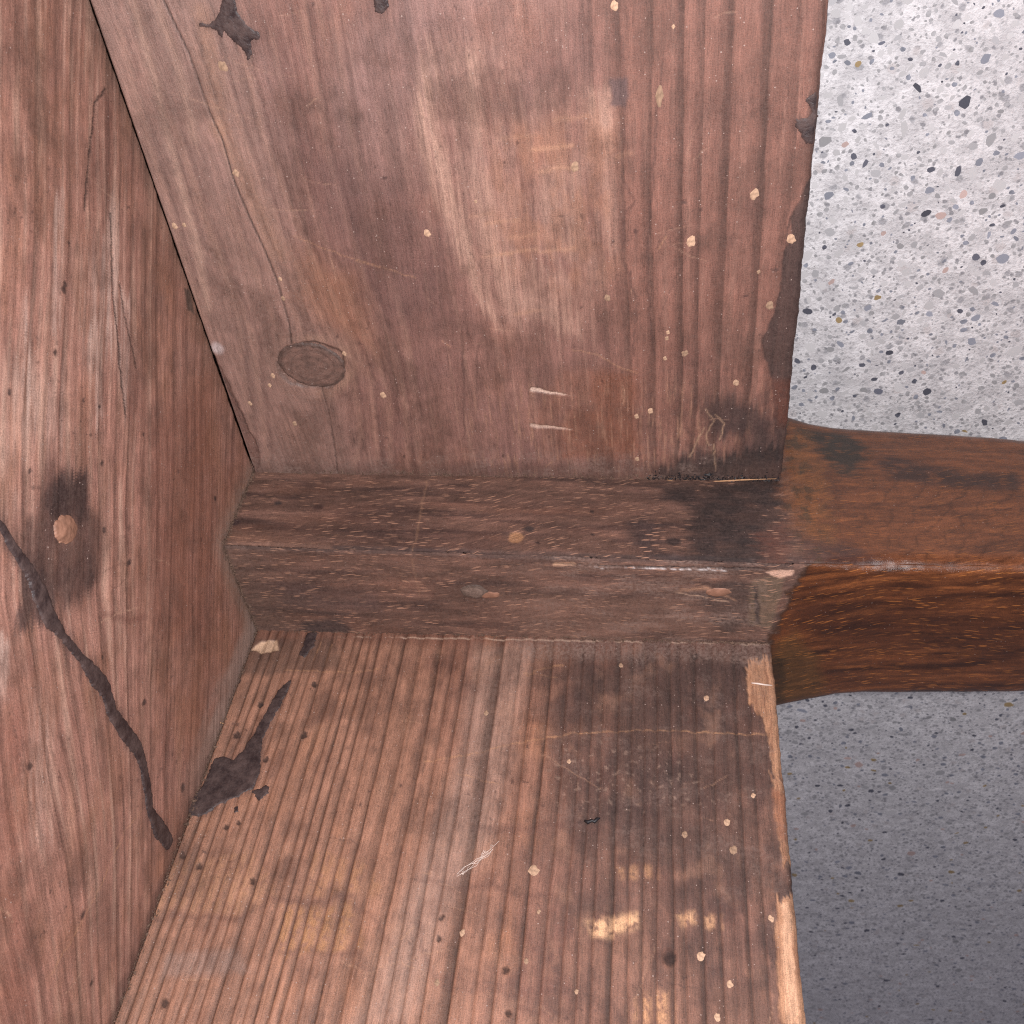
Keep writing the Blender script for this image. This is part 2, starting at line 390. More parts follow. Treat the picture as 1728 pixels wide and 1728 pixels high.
    F.mix(0.5 * F.poly(M(up_, [(820, 210), (1040, 180), (1040, 460), (960, 500), (830, 440)]), 3, 2) * sstep(-0.3, 0.4, fbm(u / 3, v / 7, 4, 44)), lin(158, 108, 84, KA))
    # plane chatter: short pale cross marks
    for x0, x1, y, st in ((900, 965, 250, .9), (910, 965, 286, .8), (840, 900, 232, .4), (820, 875, 375, .6), (795, 830, 362, .4), (860, 905, 400, .55), (845, 905, 425, .8),
                          (910, 970, 423, .7), (870, 915, 528, .6), (815, 860, 432, .5), (935, 990, 200, .5), (1040, 1065, 262, .4)):
        F.mix(0.6 * st * F.line(M(up_, [(x0, y + 3), ((x0 + x1) / 2, y - 1), (x1, y - 4)]), 0.28, 0.4, 1), lin(184, 136, 108, KA))
    # long dark waterlines near the rings
    for pts in ([(1050, 60), (1054, 180), (1050, 300), (1070, 340), (1055, 360), (1050, 430), (1075, 510), (1068, 600)],
                [(1120, 100), (1108, 200), (1100, 330), (1092, 420), (1096, 540), (1104, 600)],
                [(780, 560), (782, 640), (784, 740)], [(806, 580), (804, 690)], [(640, 570), (668, 640), (672, 700)]):
        F.mix(0.6 * F.line(M(up_, pts), 0.10, 0.30, 1), lin(62, 38, 38, KA))
    F.mix(0.75 * F.poly(M(up_, [(1030, 134), (1058, 132), (1062, 160), (1054, 182), (1030, 180)]), 0.4, 1), lin(92, 72, 74, KA))
    F.mix(0.55 * F.poly(M(up_, [(995, 625), (1070, 630), (1075, 770), (940, 775), (960, 700), (1000, 690)]), 1.5, 2), lin(128, 72, 46, KA))
    # raised torn fibre rows above the post
    tuft = sstep(0.1, 0.5, fbm(u / 0.5, v / 9, 3, 51)) * (1 - sstep(38, 47, v + 4 * perlin(u / 8, v / 8, 52))) * sstep(30, 55, u)
    F.mix(0.5 * tuft, lin(170, 124, 100, KA)); F.h += 0.04 * tuft
    # soot along the free edge and over the post end
    edge = M(up_, [(1366, 300), (1350, 340), (1334, 368), (1338, 395), (1325, 420), (1318, 480), (1305, 535), (1286, 572), (1290, 600), (1300, 625), (1312, 800), (1420, 800), (1420, 300)])
    F.mix(0.86 * F.poly(edge, 0.22, 1), lin(66, 48, 46, KA))
    F.mix(0.75 * F.line(M(up_, [(1362, 312), (1334, 368), (1325, 420), (1318, 480), (1305, 535), (1286, 572), (1292, 605)]), 0.12, 0.2), lin(44, 30, 30, KA))
    F.mix(0.55 * F.poly(M(up_, [(1300, 640), (1340, 640), (1335, 720), (1308, 720)]), 1.0, 1), lin(112, 58, 40, KA))
    F.mix(0.8 * F.poly(M(up_, [(1180, 680), (1230, 665), (1300, 700), (1318, 760), (1316, 815), (1120, 815), (1150, 770), (1190, 760), (1250, 770), (1260, 735), (1210, 740)]), 2.0, 3), lin(54, 42, 44, KA))
    F.mix(0.9 * F.poly(M(up_, [(1110, 796), (1150, 780), (1200, 782), (1260, 762), (1318, 752), (1318, 830), (1110, 826)]), 1.0, 3), lin(36, 30, 33, KA))
    F.mix(0.3 * sstep(0.1, 0.6, fbm(u / 2.5, v / 3, 4, 57)) * (1 - sstep(40, 55, v)) * sstep(70, 82, u), lin(60, 46, 46, KA))
    for p in ([(1190, 690), (1206, 712), (1190, 735), (1196, 752)], [(1208, 700), (1222, 715), (1214, 742)], [(1165, 770), (1176, 745), (1190, 720)], [(1205, 750), (1207, 795)]):
        F.mix(0.8 * F.line(M(up_, p), 0.10, 0.15), lin(176, 140, 112, KA))
    # knot rim and the shakes running from it
    kd = np.hypot((du * 0.97 + dv * 0.25) / 6.3, (dv * 0.97 - du * 0.25) / 4.9) + 0.22 * fbm(u / 5, v / 5, 3, 58)
    F.mix(0.55 * (1 - sstep(1.0, 2.0, kd)), lin(138, 104, 92, KA)); F.mix(0.5 * sstep(0.96, 1.15, kd) * (1 - sstep(1.2, 1.5, kd)) * sstep(-0.4, 0.6, fbm(u / 4, v / 4, 3, 59) + 0.06 * du), lin(168, 128, 108, KA))
    F.mix(0.4 * sstep(1.45, 1.6, kd) * (1 - sstep(1.62, 1.85, kd)) * sstep(0, .5, fbm(u / 6, v / 6, 3, 60)), lin(92, 60, 54, KA))
    F.mix(0.5 * sstep(0.86, 0.95, kd) * (1 - sstep(0.99, 1.08, kd)), lin(44, 32, 30, KA)); F.h -= 0.35 * (1 - sstep(0.93, 1.05, kd))
    for p, wd, st in ((cr, 0.13, 0.95), (M(up_, [(543, 650), (556, 700), (566, 760), (570, 800)]), 0.12, 0.75),
                  (M(up_, [(508, 270), (530, 340), (545, 420), (552, 440)]), 0.06, 0.4), (M(up_, [(590, 430), (620, 500), (650, 560), (668, 640)]), 0.05, 0.35)):
        mk = F.line(p, wd, 0.13, 0); F.mix(st * mk, lin(34, 23, 22, KA)); F.h -= 0.15 * mk * st
    sl = M(up_, [(352, 590), (362, 600), (400, 680), (440, 770), (432, 800), (380, 700)])
    F.mix(0.5 * F.poly(sl, 0.3, 1), lin(104, 62, 54, KA)); mk = F.line(M(up_, [(357, 596), (376, 640), (402, 690), (440, 765)]), 0.09, 0.14, 1); F.mix(0.9 * mk, lin(34, 22, 22, KA)); F.h -= 0.3 * F.poly(sl, 0.3, 1)
    F.mix(0.8 * F.spot(up_(366, 588), 1.2, 0.5, 1), lin(190, 172, 172, KA))
    # fresh white gouges and scratches
    for p, wd, c in ((M(up_, [(898, 657), (905, 659), (962, 667)]), [0.45, 0.40, 0.05], lin(204, 172, 156, KA)), (M(up_, [(898, 718), (905, 719), (966, 725)]), [0.40, 0.34, 0.05], lin(192, 158, 142, KA))):
        mk = F.line(p, wd, 0.12, 1); F.mix(mk, c); F.h -= 0.25 * mk
    for p in ([(495, 398), (560, 425), (610, 440), (700, 470)], [(968, 590), (1010, 600), (1050, 622), (1075, 630)], [(600, 440), (640, 452)], [(1110, 420), (1125, 400)], [(745, 575), (760, 585)], [(920, 788), (932, 780)]):
        F.mix(0.55 * F.line(M(up_, p), 0.06, 0.16, 1), lin(190, 140, 104, KA))
    # grime, fluff where the board meets the post
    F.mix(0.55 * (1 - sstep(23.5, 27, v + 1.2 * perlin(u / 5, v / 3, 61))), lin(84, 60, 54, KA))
    F.dust += 0.55 * (1 - sstep(24, 33, v)) * sstep(-0.2, 0.5, fbm(u / 5, v / 3, 4, 63)) * (1 - sstep(85, 95, u))
    F.dust += 0.25 * left + 0.16
    # dark flecks
    fl_ = sstep(0.62, 0.72, perlin(u / 0.9, v / 1.5, 71)) * sstep(-0.1, 0.5, perlin(u / 14, v / 14, 72))
    F.mix(0.65 * fl_, lin(64, 40, 40, KA))
    F.h += 0.05 * fbm(g / 1.5, v / 30, 3, 81) + 0.05 * fbm(u / 12, v / 18, 3, 82)
    for p in TAR_UP: F.mix(0.55 * F.poly(M(up_, p), 0.9, 3), lin(70, 50, 48, KA))
    F.mix(0.42 * sstep(0.0, 0.45, fbm(u / 11, v / 15, 6, 501, 0.65)), lin(88, 60, 51, KA))
    F.scratches(26, 1, (5, 98, 24, 112), lin(186, 144, 120, KA))
    F.scratches(8, 2, (5, 98, 24, 112), lin(60, 40, 38, KA))
    F.gloss = 0.50 + 0.12 * fbm(u / 8, v / 8, 3, 83) + 0.12 * right
    F.g = g
    return F

def apron(name, us, vs_, W, paint, face_pt, seed, chip=None):
    """board whose inner face is a fine relief; a worn arris, the edge and the back close it"""
    nu = len(us)
    U, V = np.meshgrid(us, vs_)
    u, v = U.ravel(), V.ravel()
    F = paint(u, v)
    h = F.h.copy()
    # worn free edge: outline wanders, arris rounded
    wob = 0.30 * fbm(v / 7, v * 0 + seed, 4, seed) + 0.10 * fbm(v / 1.2, v * 0, 3, seed + 5)
    near = sstep(W - 9, W, u)
    uu = u + wob * near
    arr = np.clip((u - (W - 1.1)) / 1.1, 0, 1); h -= 0.9 * (1 - np.sqrt(np.clip(1 - arr ** 2, 0, 1)))
    if chip is not None: h -= chip(u, v)
    # closing columns: edge face, back, edge at the table top
    cols = [(uu.reshape(U.shape), h.reshape(U.shape))]
    last_u = uu.reshape(U.shape)[:, -1:]
    hl = h.reshape(U.shape)[:, -1:]
    ex_u = np.concatenate([last_u + 0.05, last_u + 0.02, np.full_like(last_u, us[0]), np.full_like(last_u, us[0])], 1)
    ex_h = np.concatenate([hl * 0.5 - T_AP * 0.5, hl * 0 - T_AP, hl * 0 - T_AP, hl * 0 - 0.3], 1)
    PU = np.concatenate([cols[0][0], ex_u], 1); PH = np.concatenate([cols[0][1], ex_h], 1); PV = np.concatenate([V, np.repeat(V[:, :1], 4, 1)], 1)
    P = face_pt(PU, PV, PH) / 1000.0
    def ext(a):
        a = a.reshape(U.shape + a.shape[1:]); e = np.repeat(a[:, -1:], 4, 1); return np.concatenate([a, e], 1).reshape((-1,) + a.shape[2:])
    fib = np.stack([ext(F.g), PV.ravel(), PH.ravel() + seed * 10], -1)
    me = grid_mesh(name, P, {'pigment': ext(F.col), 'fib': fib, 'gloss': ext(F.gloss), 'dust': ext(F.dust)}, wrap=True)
    return me

us_up = np.concatenate([np.arange(0.20, W_UP - 1.2, STEP), np.linspace(W_UP - 1.15, W_UP, 10)])
vs_up = axis_pts(21.0, 126.0, STEP, 300.0)
me = apron('apron', us_up, vs_up, W_UP, paint_upper, lambda a, b, h: np.stack([a, b, h], -1), 2)
upper = link('apron', me, table, PINE)
upper['label'] = 'flat-lying apron board with a knot and planing streaks, beside the bright floor'

# ---- upright apron (lower in the picture) : u = X, v = Z
def paint_lower(u, v):
    F = Face(u, v, lin(140, 96, 78, KA))
    g = u + 0.9 * perlin(u / 30, v / 90, 101) + 0.16 * perlin(u / 5, v / 25, 102)
    # rings are tight beside the table top and towards the free edge, wider between
    s = np.interp(g, [0, 25, 32, 58, 66, 110], [0, 25 / 1.95, 25 / 1.95 + 7 / 2.5, 25 / 1.95 + 7 / 2.5 + 26 / 3.2, 25 / 1.95 + 7 / 2.5 + 26 / 3.2 + 8 / 2.8, 25 / 1.95 + 7 / 2.5 + 26 / 3.2 + 8 / 2.8 + 44 / 2.3])
    la = rings(s, 1.0, 0.42, 103, 0.93); lb = rings(s + 0.3, 0.47, 0.6, 107, 0.8)
    F.mix(0.35 * sstep(0, 0.7, fbm(u / 16, v / 22, 4, 110)), lin(118, 76, 66, KA))
    F.mix(0.45 * sstep(0.1, 0.7, fbm(u / 10, v / 16, 4, 113)), lin(160, 104, 70, KA))
    lft = 1 - sstep(18, 42, u - 0.25 * v)
    F.mix(0.35 * lft, lin(160, 114, 90, KA))
    # grey-brown dusty stripe
    st = M(lo_, [(800, 1085), (905, 1085), (880, 1180), (860, 1300), (830, 1420), (770, 1500), (690, 1728), (600, 1728), (690, 1500), (740, 1380), (780, 1250)])
    F.mix(0.55 * F.poly(st, 2.2, 1), lin(158, 124, 110, KA)); F.dust += 0.25 * F.poly(st, 2.5, 1)
    # sooty brown right part
    rt = sstep(54, 68, u + 4 * fbm(u / 10, v / 14, 4, 117))
    F.mix(0.62 * rt * (1 - 0.5 * sstep(60, 90, v)), lin(94, 64, 56, KA))
    F.mix(0.65 * rt * sstep(0.0, 0.6, fbm(u / 6, v / 10, 4, 119)), lin(70, 46, 43, KA))
    for pts, c, k in (
        ([(905, 1140), (990, 1110), (1000, 1200), (960, 1260), (930, 1270), (940, 1200)], (66, 44, 42), .6),
        ([(1100, 1110), (1250, 1110), (1260, 1250), (1160, 1240), (1090, 1200)], (70, 48, 46), .6),
        ([(700, 1110), (800, 1090), (800, 1160), (760, 1180)], (88, 54, 46), .6),
        ([(960, 1260), (1160, 1280), (1190, 1400), (1060, 1430), (980, 1380)], (92, 62, 56), .55),
        ([(1100, 1490), (1260, 1470), (1270, 1620), (1190, 1640), (1090, 1600)], (84, 56, 50), .55),
        ([(1275, 1460), (1330, 1450), (1330, 1530), (1305, 1525), (1290, 1500)], (40, 30, 32), .85),
        ([(1278, 1560), (1315, 1540), (1320, 1640), (1300, 1680), (1278, 1660)], (62, 44, 44), .75),
        ([(860, 1530), (980, 1540), (1000, 1700), (900, 1728), (840, 1680)], (112, 72, 62), .5),
        ([(580, 1140), (640, 1100), (700, 1110), (640, 1190)], (94, 62, 52), .5)):
        F.mix(k * F.poly(M(lo_, pts), 3.2, 2) * sstep(-0.6, 0.3, fbm(u / 2.5, v / 5, 4, 118)), lin(*c, KA))
    F.mul(1.24 - 0.80 * la ** 2.4 - 0.09 * lb)
    F.mul(1 + 0.20 * fbm(g / 0.6, v / 7, 4, 120) + 0.22 * fbm(u / 4, v / 6, 4, 122))
    F.h += -0.34 * la ** 1.6 - 0.03 * lb
    so = sstep(-0.35, 0.45, fbm(u / 8, v / 11, 5, 124) + 0.5 * F.poly(M(lo_, [(930, 1090), (1290, 1100), (1300, 1330), (1180, 1420), (1020, 1400), (960, 1280), (900, 1240)]), 9, 2) - 0.25 * sstep(62, 85, v))
    F.mix(0.60 * rt * so, lin(62, 44, 41, KA))
    F.mix(0.35 * sstep(0.1, 0.6, fbm(u / 5, v / 9, 5, 126)), lin(92, 56, 46, KA))
    F.mix(0.30 * sstep(0.15, 0.6, fbm(u / 6, v / 8, 4, 127)), lin(168, 122, 98, KA))
    # band under the post
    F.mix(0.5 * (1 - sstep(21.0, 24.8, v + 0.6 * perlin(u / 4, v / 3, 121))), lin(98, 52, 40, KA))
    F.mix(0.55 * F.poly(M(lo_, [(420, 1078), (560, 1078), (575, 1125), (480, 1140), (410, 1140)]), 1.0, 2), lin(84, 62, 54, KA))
    # worn, rubbed and scratched bands across the grain (only the ridges are bare)
    ridge = np.clip(1.15 - 1.5 * la, 0, 1)
    for pts, c, k, rg in (
        ([(470, 1530), (600, 1520), (610, 1600), (470, 1620)], (182, 128, 84), .75, 2),
        ([(260, 1450), (430, 1440), (470, 1510), (420, 1545), (250, 1540)], (172, 124, 92), .6, 2),
        ([(520, 1440), (640, 1450), (640, 1510), (520, 1510)], (176, 124, 86), .55, 2),
        ([(990, 1555), (1035, 1548), (1076, 1540), (1078, 1565), (1050, 1572), (1038, 1582), (1000, 1580)], (214, 164, 122), 1.1, 1),
        ([(1143, 1543), (1172, 1540), (1172, 1558), (1150, 1562)], (206, 154, 112), 1., 1),
        ([(1188, 1545), (1216, 1545), (1218, 1566), (1192, 1568)], (200, 148, 108), .9, 1),
        ([(1040, 1465), (1105, 1460), (1110, 1480), (1050, 1484)], (192, 138, 96), .6, 1),
        ([(1075, 1680), (1130, 1670), (1140, 1728), (1070, 1728)], (204, 148, 104), .7, 1),
        ([(880, 1590), (1100, 1590), (1110, 1640), (900, 1650)], (150, 104, 84), .4, 2)):
        mk = F.poly(M(lo_, pts), 0.8, rg) * k * (ridge if k < 1 else np.clip(ridge + 0.5, 0, 1)) * sstep(-0.5, 0.1, fbm(u / 1.0, v / 1.4, 3, 131))
        F.mix(mk, lin(*c, KA))
    F.mix(0.5 * F.poly(M(lo_, [(280, 1610), (400, 1600), (420, 1640), (270, 1650)]), 0.8, 1), lin(150, 122, 112, KA))
    # tide lines left by water
    for pts, wd in (([(240, 1545), (330, 1550), (400, 1548), (440, 1530), (455, 1515), (520, 1520), (600, 1512)], .22), ([(470, 1605), (600, 1612)], .16),
                ([(715, 1560), (712, 1600), (735, 1645), (800, 1655), (850, 1660), (880, 1640), (900, 1600)], .14), ([(750, 1660), (860, 1675), (960, 1668)], .14),
                ([(800, 1395), (870, 1400), (960, 1390), (1010, 1405), (960, 1420)], .18), ([(700, 1480), (780, 1500), (830, 1490), (870, 1515), (930, 1510)], .14),
                ([(560, 1500), (640, 1560), (660, 1620)], .12), ([(868, 1700), (900, 1712), (960, 1708)], .12)):
        F.mix(0.42 * F.line(M(lo_, pts), wd * 2.0, 0.8, 2), lin(90, 54, 48, KA))
    # long pale scratches
    for pts, wd, k in (([(715, 1285), (790, 1274), (860, 1256), (960, 1238), (1090, 1232), (1200, 1235), (1300, 1241)], 0.10, .55), ([(770, 1305), (840, 1322)], .06, .5),
                   ([(480, 1130), (600, 1135), (640, 1128)], .10, .4), ([(655, 1610), (700, 1560)], .05, .5), ([(890, 1140), (915, 1128), (950, 1122)], .2, .4), ([(885, 1135), (940, 1142)], .12, .4),
                   ([(560, 1088), (548, 1120)], .07, .7), ([(540, 1085), (530, 1112)], .07, .6)):
        F.mix(k * F.line(M(lo_, pts), wd, 0.14, 1) * np.clip(ridge + 0.35, 0, 1), lin(206, 150, 104, KA))
    # dust flakes over the sooty middle
    fk = sstep(0.28, 0.5, fbm(u / 1.1, v / 1.1, 4, 141)) * F.poly(M(lo_, [(930, 1230), (1110, 1250), (1180, 1290), (1260, 1330), (1250, 1400), (1130, 1380), (1010, 1370), (920, 1370)]), 5, 2)
    F.mix(0.45 * fk, lin(160, 130, 114, KA))
    F.dust += 0.35 * rt * sstep(-0.1, 0.6, fbm(u / 7, v / 5, 4, 143)) * (1 - sstep(60, 80, v)) + 0.13
    F.dust += 0.8 * F.poly(M(lo_, [(860, 1075), (1300, 1085), (1300, 1120), (1100, 1110), (880, 1110)]), 1.5, 2) * 0.8
    # raw broken wood at the free edge
    raw = np.maximum.reduce([F.poly(M(lo_, p), 0.22, 3) for p in (
        [(1258, 1115), (1290, 1105), (1312, 1110), (1312, 1200), (1285, 1215), (1262, 1175)], [(1280, 1200), (1330, 1200), (1330, 1300), (1308, 1310), (1295, 1240)],
        [(1300, 1310), (1340, 1310), (1340, 1460), (1318, 1450), (1308, 1380)], [(1312, 1520), (1345, 1500), (1370, 1728), (1314, 1728), (1312, 1640), (1308, 1560)])])
    F.mix(raw * 0.85, lin(184, 132, 98, KA) ); F.mix(raw * 0.5 * sstep(0.0, 0.4, fbm(u / 0.5, v / 9, 3, 151)), lin(120, 72, 50, KA))
    F.mix(0.9 * F.poly(M(lo_, [(1318, 1525), (1332, 1520), (1350, 1728), (1326, 1728)]), 0.2, 1), lin(200, 152, 120, KA))
    F.mix(0.7 * F.poly(M(lo_, [(1300, 1330), (1330, 1340), (1330, 1420), (1312, 1410)]), 0.4, 1), lin(140, 84, 58, KA))
    F.raw = raw; F.h -= 0.22 * raw
    mk = F.poly(M(lo_, [(424, 1096), (440, 1082), (466, 1080), (470, 1096), (440, 1104)]), 0.2, 1); F.mix(mk, lin(206, 166, 136, KA)); F.h -= 0.2 * mk
    # dark worm holes: real pits
    pit = np.zeros(F.n)
    for x, y, r in LOW_HOLES:
        c = lo_(x, y); d = np.hypot(u - c[0], (v - c[1]) / 1.25)
        F.mix(0.78 * (1 - sstep(r * 0.65, r * 1.2, d + 0.25 * perlin(u / .5, v / .5, 133))), lin(34, 22, 24, KA)); F.h -= 0.3 * (1 - sstep(r * 0.4, r * 1.15, d)); pit = np.maximum(pit, 1 - sstep(r, r * 1.5, d))
    fl_ = sstep(0.6, 0.72, perlin(u / 0.9, v / 1.4, 171)) * sstep(-0.1, 0.5, perlin(u / 14, v / 14, 172))
    F.mix(0.6 * fl_, lin(64, 40, 40, KA))
    F.h += 0.05 * fbm(g / 1.2, v / 30, 3, 181) + 0.06 * fbm(u / 12, v / 18, 3, 182)
    F.mix(0.6 * F.poly(M(lo_, TAR_LO), 0.8, 3), lin(72, 50, 48, KA))
    F.mix(0.42 * sstep(0.0, 0.45, fbm(u / 11, v / 15, 6, 521, 0.65)), lin(88, 60, 51, KA))
    F.scratches(24, 3, (5, 95, 24, 98), lin(192, 146, 116, KA)); F.scratches(9, 4, (5, 95, 24, 98), lin(62, 40, 38, KA))
    sm = 20.9 + 0.25 * perlin(u / 6, u * 0, 191) + 0.12 * perlin(u / 1.3, u * 0, 192)
    F.mix(0.75 * (1 - sstep(0.05, 0.28, np.abs(v - sm - 0.35))) * sstep(-0.35, 0.15, fbm(u / 5, v, 3, 193)) * sstep(14, 24, u), lin(190, 158, 138, KA))
    F.gloss = 0.52 + 0.12 * fbm(u / 8, v / 8, 3, 183) + 0.15 * rt + 0.1 * raw + 0.5 * pit
    F.g = g
    return F
LOW_HOLES = [(399, 1240, .62), (513, 1240, .68), (440, 1188, .58), (530, 1154, .55), (402, 1149, .5), (448, 1281, .55), (382, 1395, .45), (402, 1388, .36), (307, 1443, .5), (335, 1462, .5),
             (425, 1487, .45), (277, 1693, .55), (1130, 1616, .95), (1174, 1107, .6), (853, 1637, .55), (740, 1584, .42), (745, 1548, .45), (858, 1709, .4), 
             ]
us_lo = np.concatenate([np.arange(0.25, W_LO - 1.2, STEP), np.linspace(W_LO - 1.15, W_LO, 10)])
vs_lo = axis_pts(18.5, 112.0, STEP, 300.0)
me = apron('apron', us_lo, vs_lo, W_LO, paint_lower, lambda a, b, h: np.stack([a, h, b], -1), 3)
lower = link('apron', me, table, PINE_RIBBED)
lower['label'] = 'upright apron board with ribbed grain and a splintered pale edge'

# ---- table top (left) : a = Y, b = Z ; grain runs across the corner
def paint_top(a, b):
    F = Face(a, b, lin(150, 104, 90, KA), (math.sqrt(.5), -math.sqrt(.5)))
    q = (a + b) / math.sqrt(2); t = (a - b) / math.sqrt(2)          # q away from the corner (across the grain), t along the grain
    g = q + 1.3 * perlin(q / 22, t / 70, 201) + 0.25 * perlin(q / 5, t / 30, 202)
    g = g + 0.27 * np.clip(-t - 4, 0, 99) * sstep(52, 80, q) + 1.2 * perlin(q / 14, t / 28, 204)
    la = rings(g, 4.3, 0.75, 203, 0.955); lb = rings(g, 0.95, 0.8, 207, 0.8)
    wide = sstep(66, 82, q)
    wd2 = sstep(40, 60, q + 5 * perlin(q / 10, t / 40, 225))
    F.mix(0.40 * sstep(0, 0.7, fbm(q / 9, t / 22, 4, 210)), lin(112, 68, 58, KA))
    F.mix(0.45 * sstep(0.05, 0.7, fbm(q / 4, t / 30, 4, 213)), lin(158, 116, 96, KA))
    F.mix(0.30 * sstep(0.0, 0.7, fbm(q / 7, t / 12, 4, 216)), lin(146, 96, 66, KA))
    F.mix(0.40 * sstep(30, 70, t), lin(122, 80, 66, KA))
    F.mix(0.4 * sstep(0.15, 0.6, fbm(g / 0.7, t / 12, 4, 219)), lin(92, 58, 52, KA))
    F.mix(0.55 * sstep(0.05, 0.5, fbm(g / 2.6, t / 30, 4, 221)) * sstep(52, 66, q + 6 * perlin(q / 9, t / 30, 220)), lin(178, 140, 122, KA))
    F.mul(1.14 - 0.18 * lb * (1 - 0.8 * wd2) - 0.46 * la ** 2.2 * (0.15 + 0.85 * wd2))
    F.mix(0.45 * wd2 * sstep(0.02, 0.10, la) * (1 - sstep(0.10, 0.35, la)) * sstep(-25, 5, t) * sstep(-0.4, 0.3, fbm(g / 3, t / 20, 3, 228)), lin(196, 156, 138, KA))
    F.mix(0.40 * sstep(-0.1, 0.5, fbm(q / 10, t / 16, 4, 229)), lin(124, 80, 58, KA))
    F.mix(0.35 * sstep(0.1, 0.5, fbm(q / 6, t / 20, 4, 230)) * (1 - wd2), lin(104, 66, 56, KA))
    F.mul(1 + 0.26 * fbm(g / 0.6, t / 6, 4, 223) + 0.26 * fbm(q / 4, t / 8, 5, 224))
    F.h -= 0.10 * la + 0.05 * lb
    F.mix(0.45 * (1 - wd2) * sstep(-0.5, 0.3, fbm(q / 9, t / 14, 4, 243)), lin(140, 88, 64, KA))
    # pale weathered streaks
    for pts, k in (([(190, 330), (205, 340), (200, 480), (192, 600), (180, 560), (176, 420)], .75), ([(150, 560), (170, 540), (176, 700), (160, 720)], .72), ([(95, 330), (110, 330), (104, 560), (92, 560)], .72), ([(40, 500), (55, 500), (60, 720), (45, 720)], .72), ([(20, 820), (34, 830), (30, 880), (16, 870)], .72),
                   ([(205, 480), (222, 500), (222, 640), (214, 720), (205, 640), (196, 540)], .9), ([(130, 430), (200, 400), (196, 600), (150, 620)], .45), ([(0, 1070), (18, 1080), (16, 1140), (8, 1180), (0, 1160)], .8),
                   ([(60, 1180), (100, 1200), (80, 1330), (50, 1300)], .4), ([(0, 600), (110, 620), (120, 760), (0, 780)], .4), ([(45, 1300), (80, 1330), (90, 1430), (60, 1440)], .4)):
        F.mix(k * F.poly(M(tt_, pts), 0.8 if k > .7 else 4.0, 3 if k > .7 else 2) * np.clip(0.5 + 1.4 * fbm(q / 0.8, t / 16, 3, 222), 0, 1), lin(186, 154, 142, KA))
    F.mix(0.5 * F.poly(M(tt_, [(250, 700), (350, 650), (370, 900), (350, 1080), (250, 1080)]), 4, 2), lin(124, 74, 58, KA))
    F.mix(0.5 * F.poly(M(tt_, [(0, 1230), (40, 1200), (60, 1728), (0, 1728)]), 3, 2), lin(134, 78, 62, KA))
    # dark burnt stain round the plug and its tail
    st = M(tt_, [(88, 760), (100, 800), (118, 790), (128, 805), (146, 800), (152, 850), (166, 880), (171, 915), (165, 975), (150, 1000), (140, 1020), (112, 1020), (80, 985), (45, 960), (38, 915), (62, 870), (74, 840), (80, 800)])
    F.mix(F.poly(st, 1.3, 3) * np.clip(0.72 + 0.5 * fbm(q / 4, t / 5, 4, 226), 0, 0.95), lin(50, 35, 36, KA)); F.mix(0.5 * F.poly(st, 5.0, 2), lin(84, 56, 50, KA))
    F.mix(0.7 * F.poly(M(tt_, [(100, 800), (150, 800), (152, 870), (100, 880), (80, 860)]), 0.9, 3), lin(44, 30, 32, KA))
    F.mix(0.80 * F.poly(M(tt_, [(34, 960), (75, 955), (96, 1000), (98, 1050), (80, 1045), (60, 1060), (36, 1066), (26, 1050), (40, 1010)]), 0.9, 3), lin(50, 38, 42, KA))
    F.mix(0.3 * F.poly(M(tt_, [(181, 148), (163, 175), (153, 260), (146, 350), (176, 360), (190, 300), (192, 190)]), 0.4, 1), lin(104, 62, 54, KA)); F.mix(0.35 * F.poly(M(tt_, [(196, 500), (216, 520), (236, 620), (236, 700), (216, 715), (206, 620)]), 0.5, 1), lin(106, 64, 54, KA))
    # cracks
    for pts, wd, k in (([(181, 148), (172, 160), (163, 175), (160, 215), (153, 260), (149, 310), (145, 355)], .18, .9), ([(190, 360), (191, 420), (193, 500), (200, 560), (206, 620), (214, 700)], .18, .95),
                       ([(205, 480), (214, 540), (226, 590), (233, 620)], .16, .85), ([(100, 470), (105, 500)], .1, .3), ([(88, 1560), (80, 1500), (60, 1380), (20, 1200)], .09, .45),
                       ([(150, 1728), (130, 1500), (110, 1330), (60, 1160)], .08, .4)):
        mk = F.line(M(tt_, pts), wd, 0.13, 1); F.mix(k * mk, lin(34, 22, 22, KA)); F.h -= 0.2 * mk * k
    # scratch and small marks
    F.mix(0.5 * F.line(M(tt_, [(85, 1650), (150, 1540), (215, 1400), (240, 1370)]), 0.07, 0.12, 1), lin(196, 142, 100, KA))
    F.mix(0.45 * F.line(M(tt_, [(175, 965), (220, 945), (215, 975), (190, 1000)]), 0.10, 0.2, 1), lin(88, 56, 50, KA))
    F.mix(0.35 * F.line(M(tt_, [(180, 1035), (220, 1048), (250, 1040)]), 0.5, 0.5, 1), lin(104, 58, 50, KA))
    for x, y, r in ((110, 488, .55), (112, 478, .4), (118, 410, .35), (144, 675, .35), (170, 686, .4), (365, 842, .5), (220, 950, .55), (95, 595, .5), (244, 732, .35), (320, 510, .5), (175, 1110, .3), (52, 1295, .6), (141, 1545, .55),
                    (158, 1660, .4), (310, 1330, .7), (20, 662, .4), (52, 795, .35), (178, 895, .4), (245, 1185, .5), (175, 782, .4)):
        F.mix(0.85 * F.spot(tt_(x, y), r, 0.35, 1, 1.0), lin(42, 28, 30, KA))
    F.mix(0.9 * F.poly(M(tt_, [(312, 485), (322, 490), (330, 530), (318, 522)]), 0.3, 1), lin(52, 42, 38, KA))
    # grey grime along the joints
    e1 = np.clip(np.minimum(a, b), 0, 99)
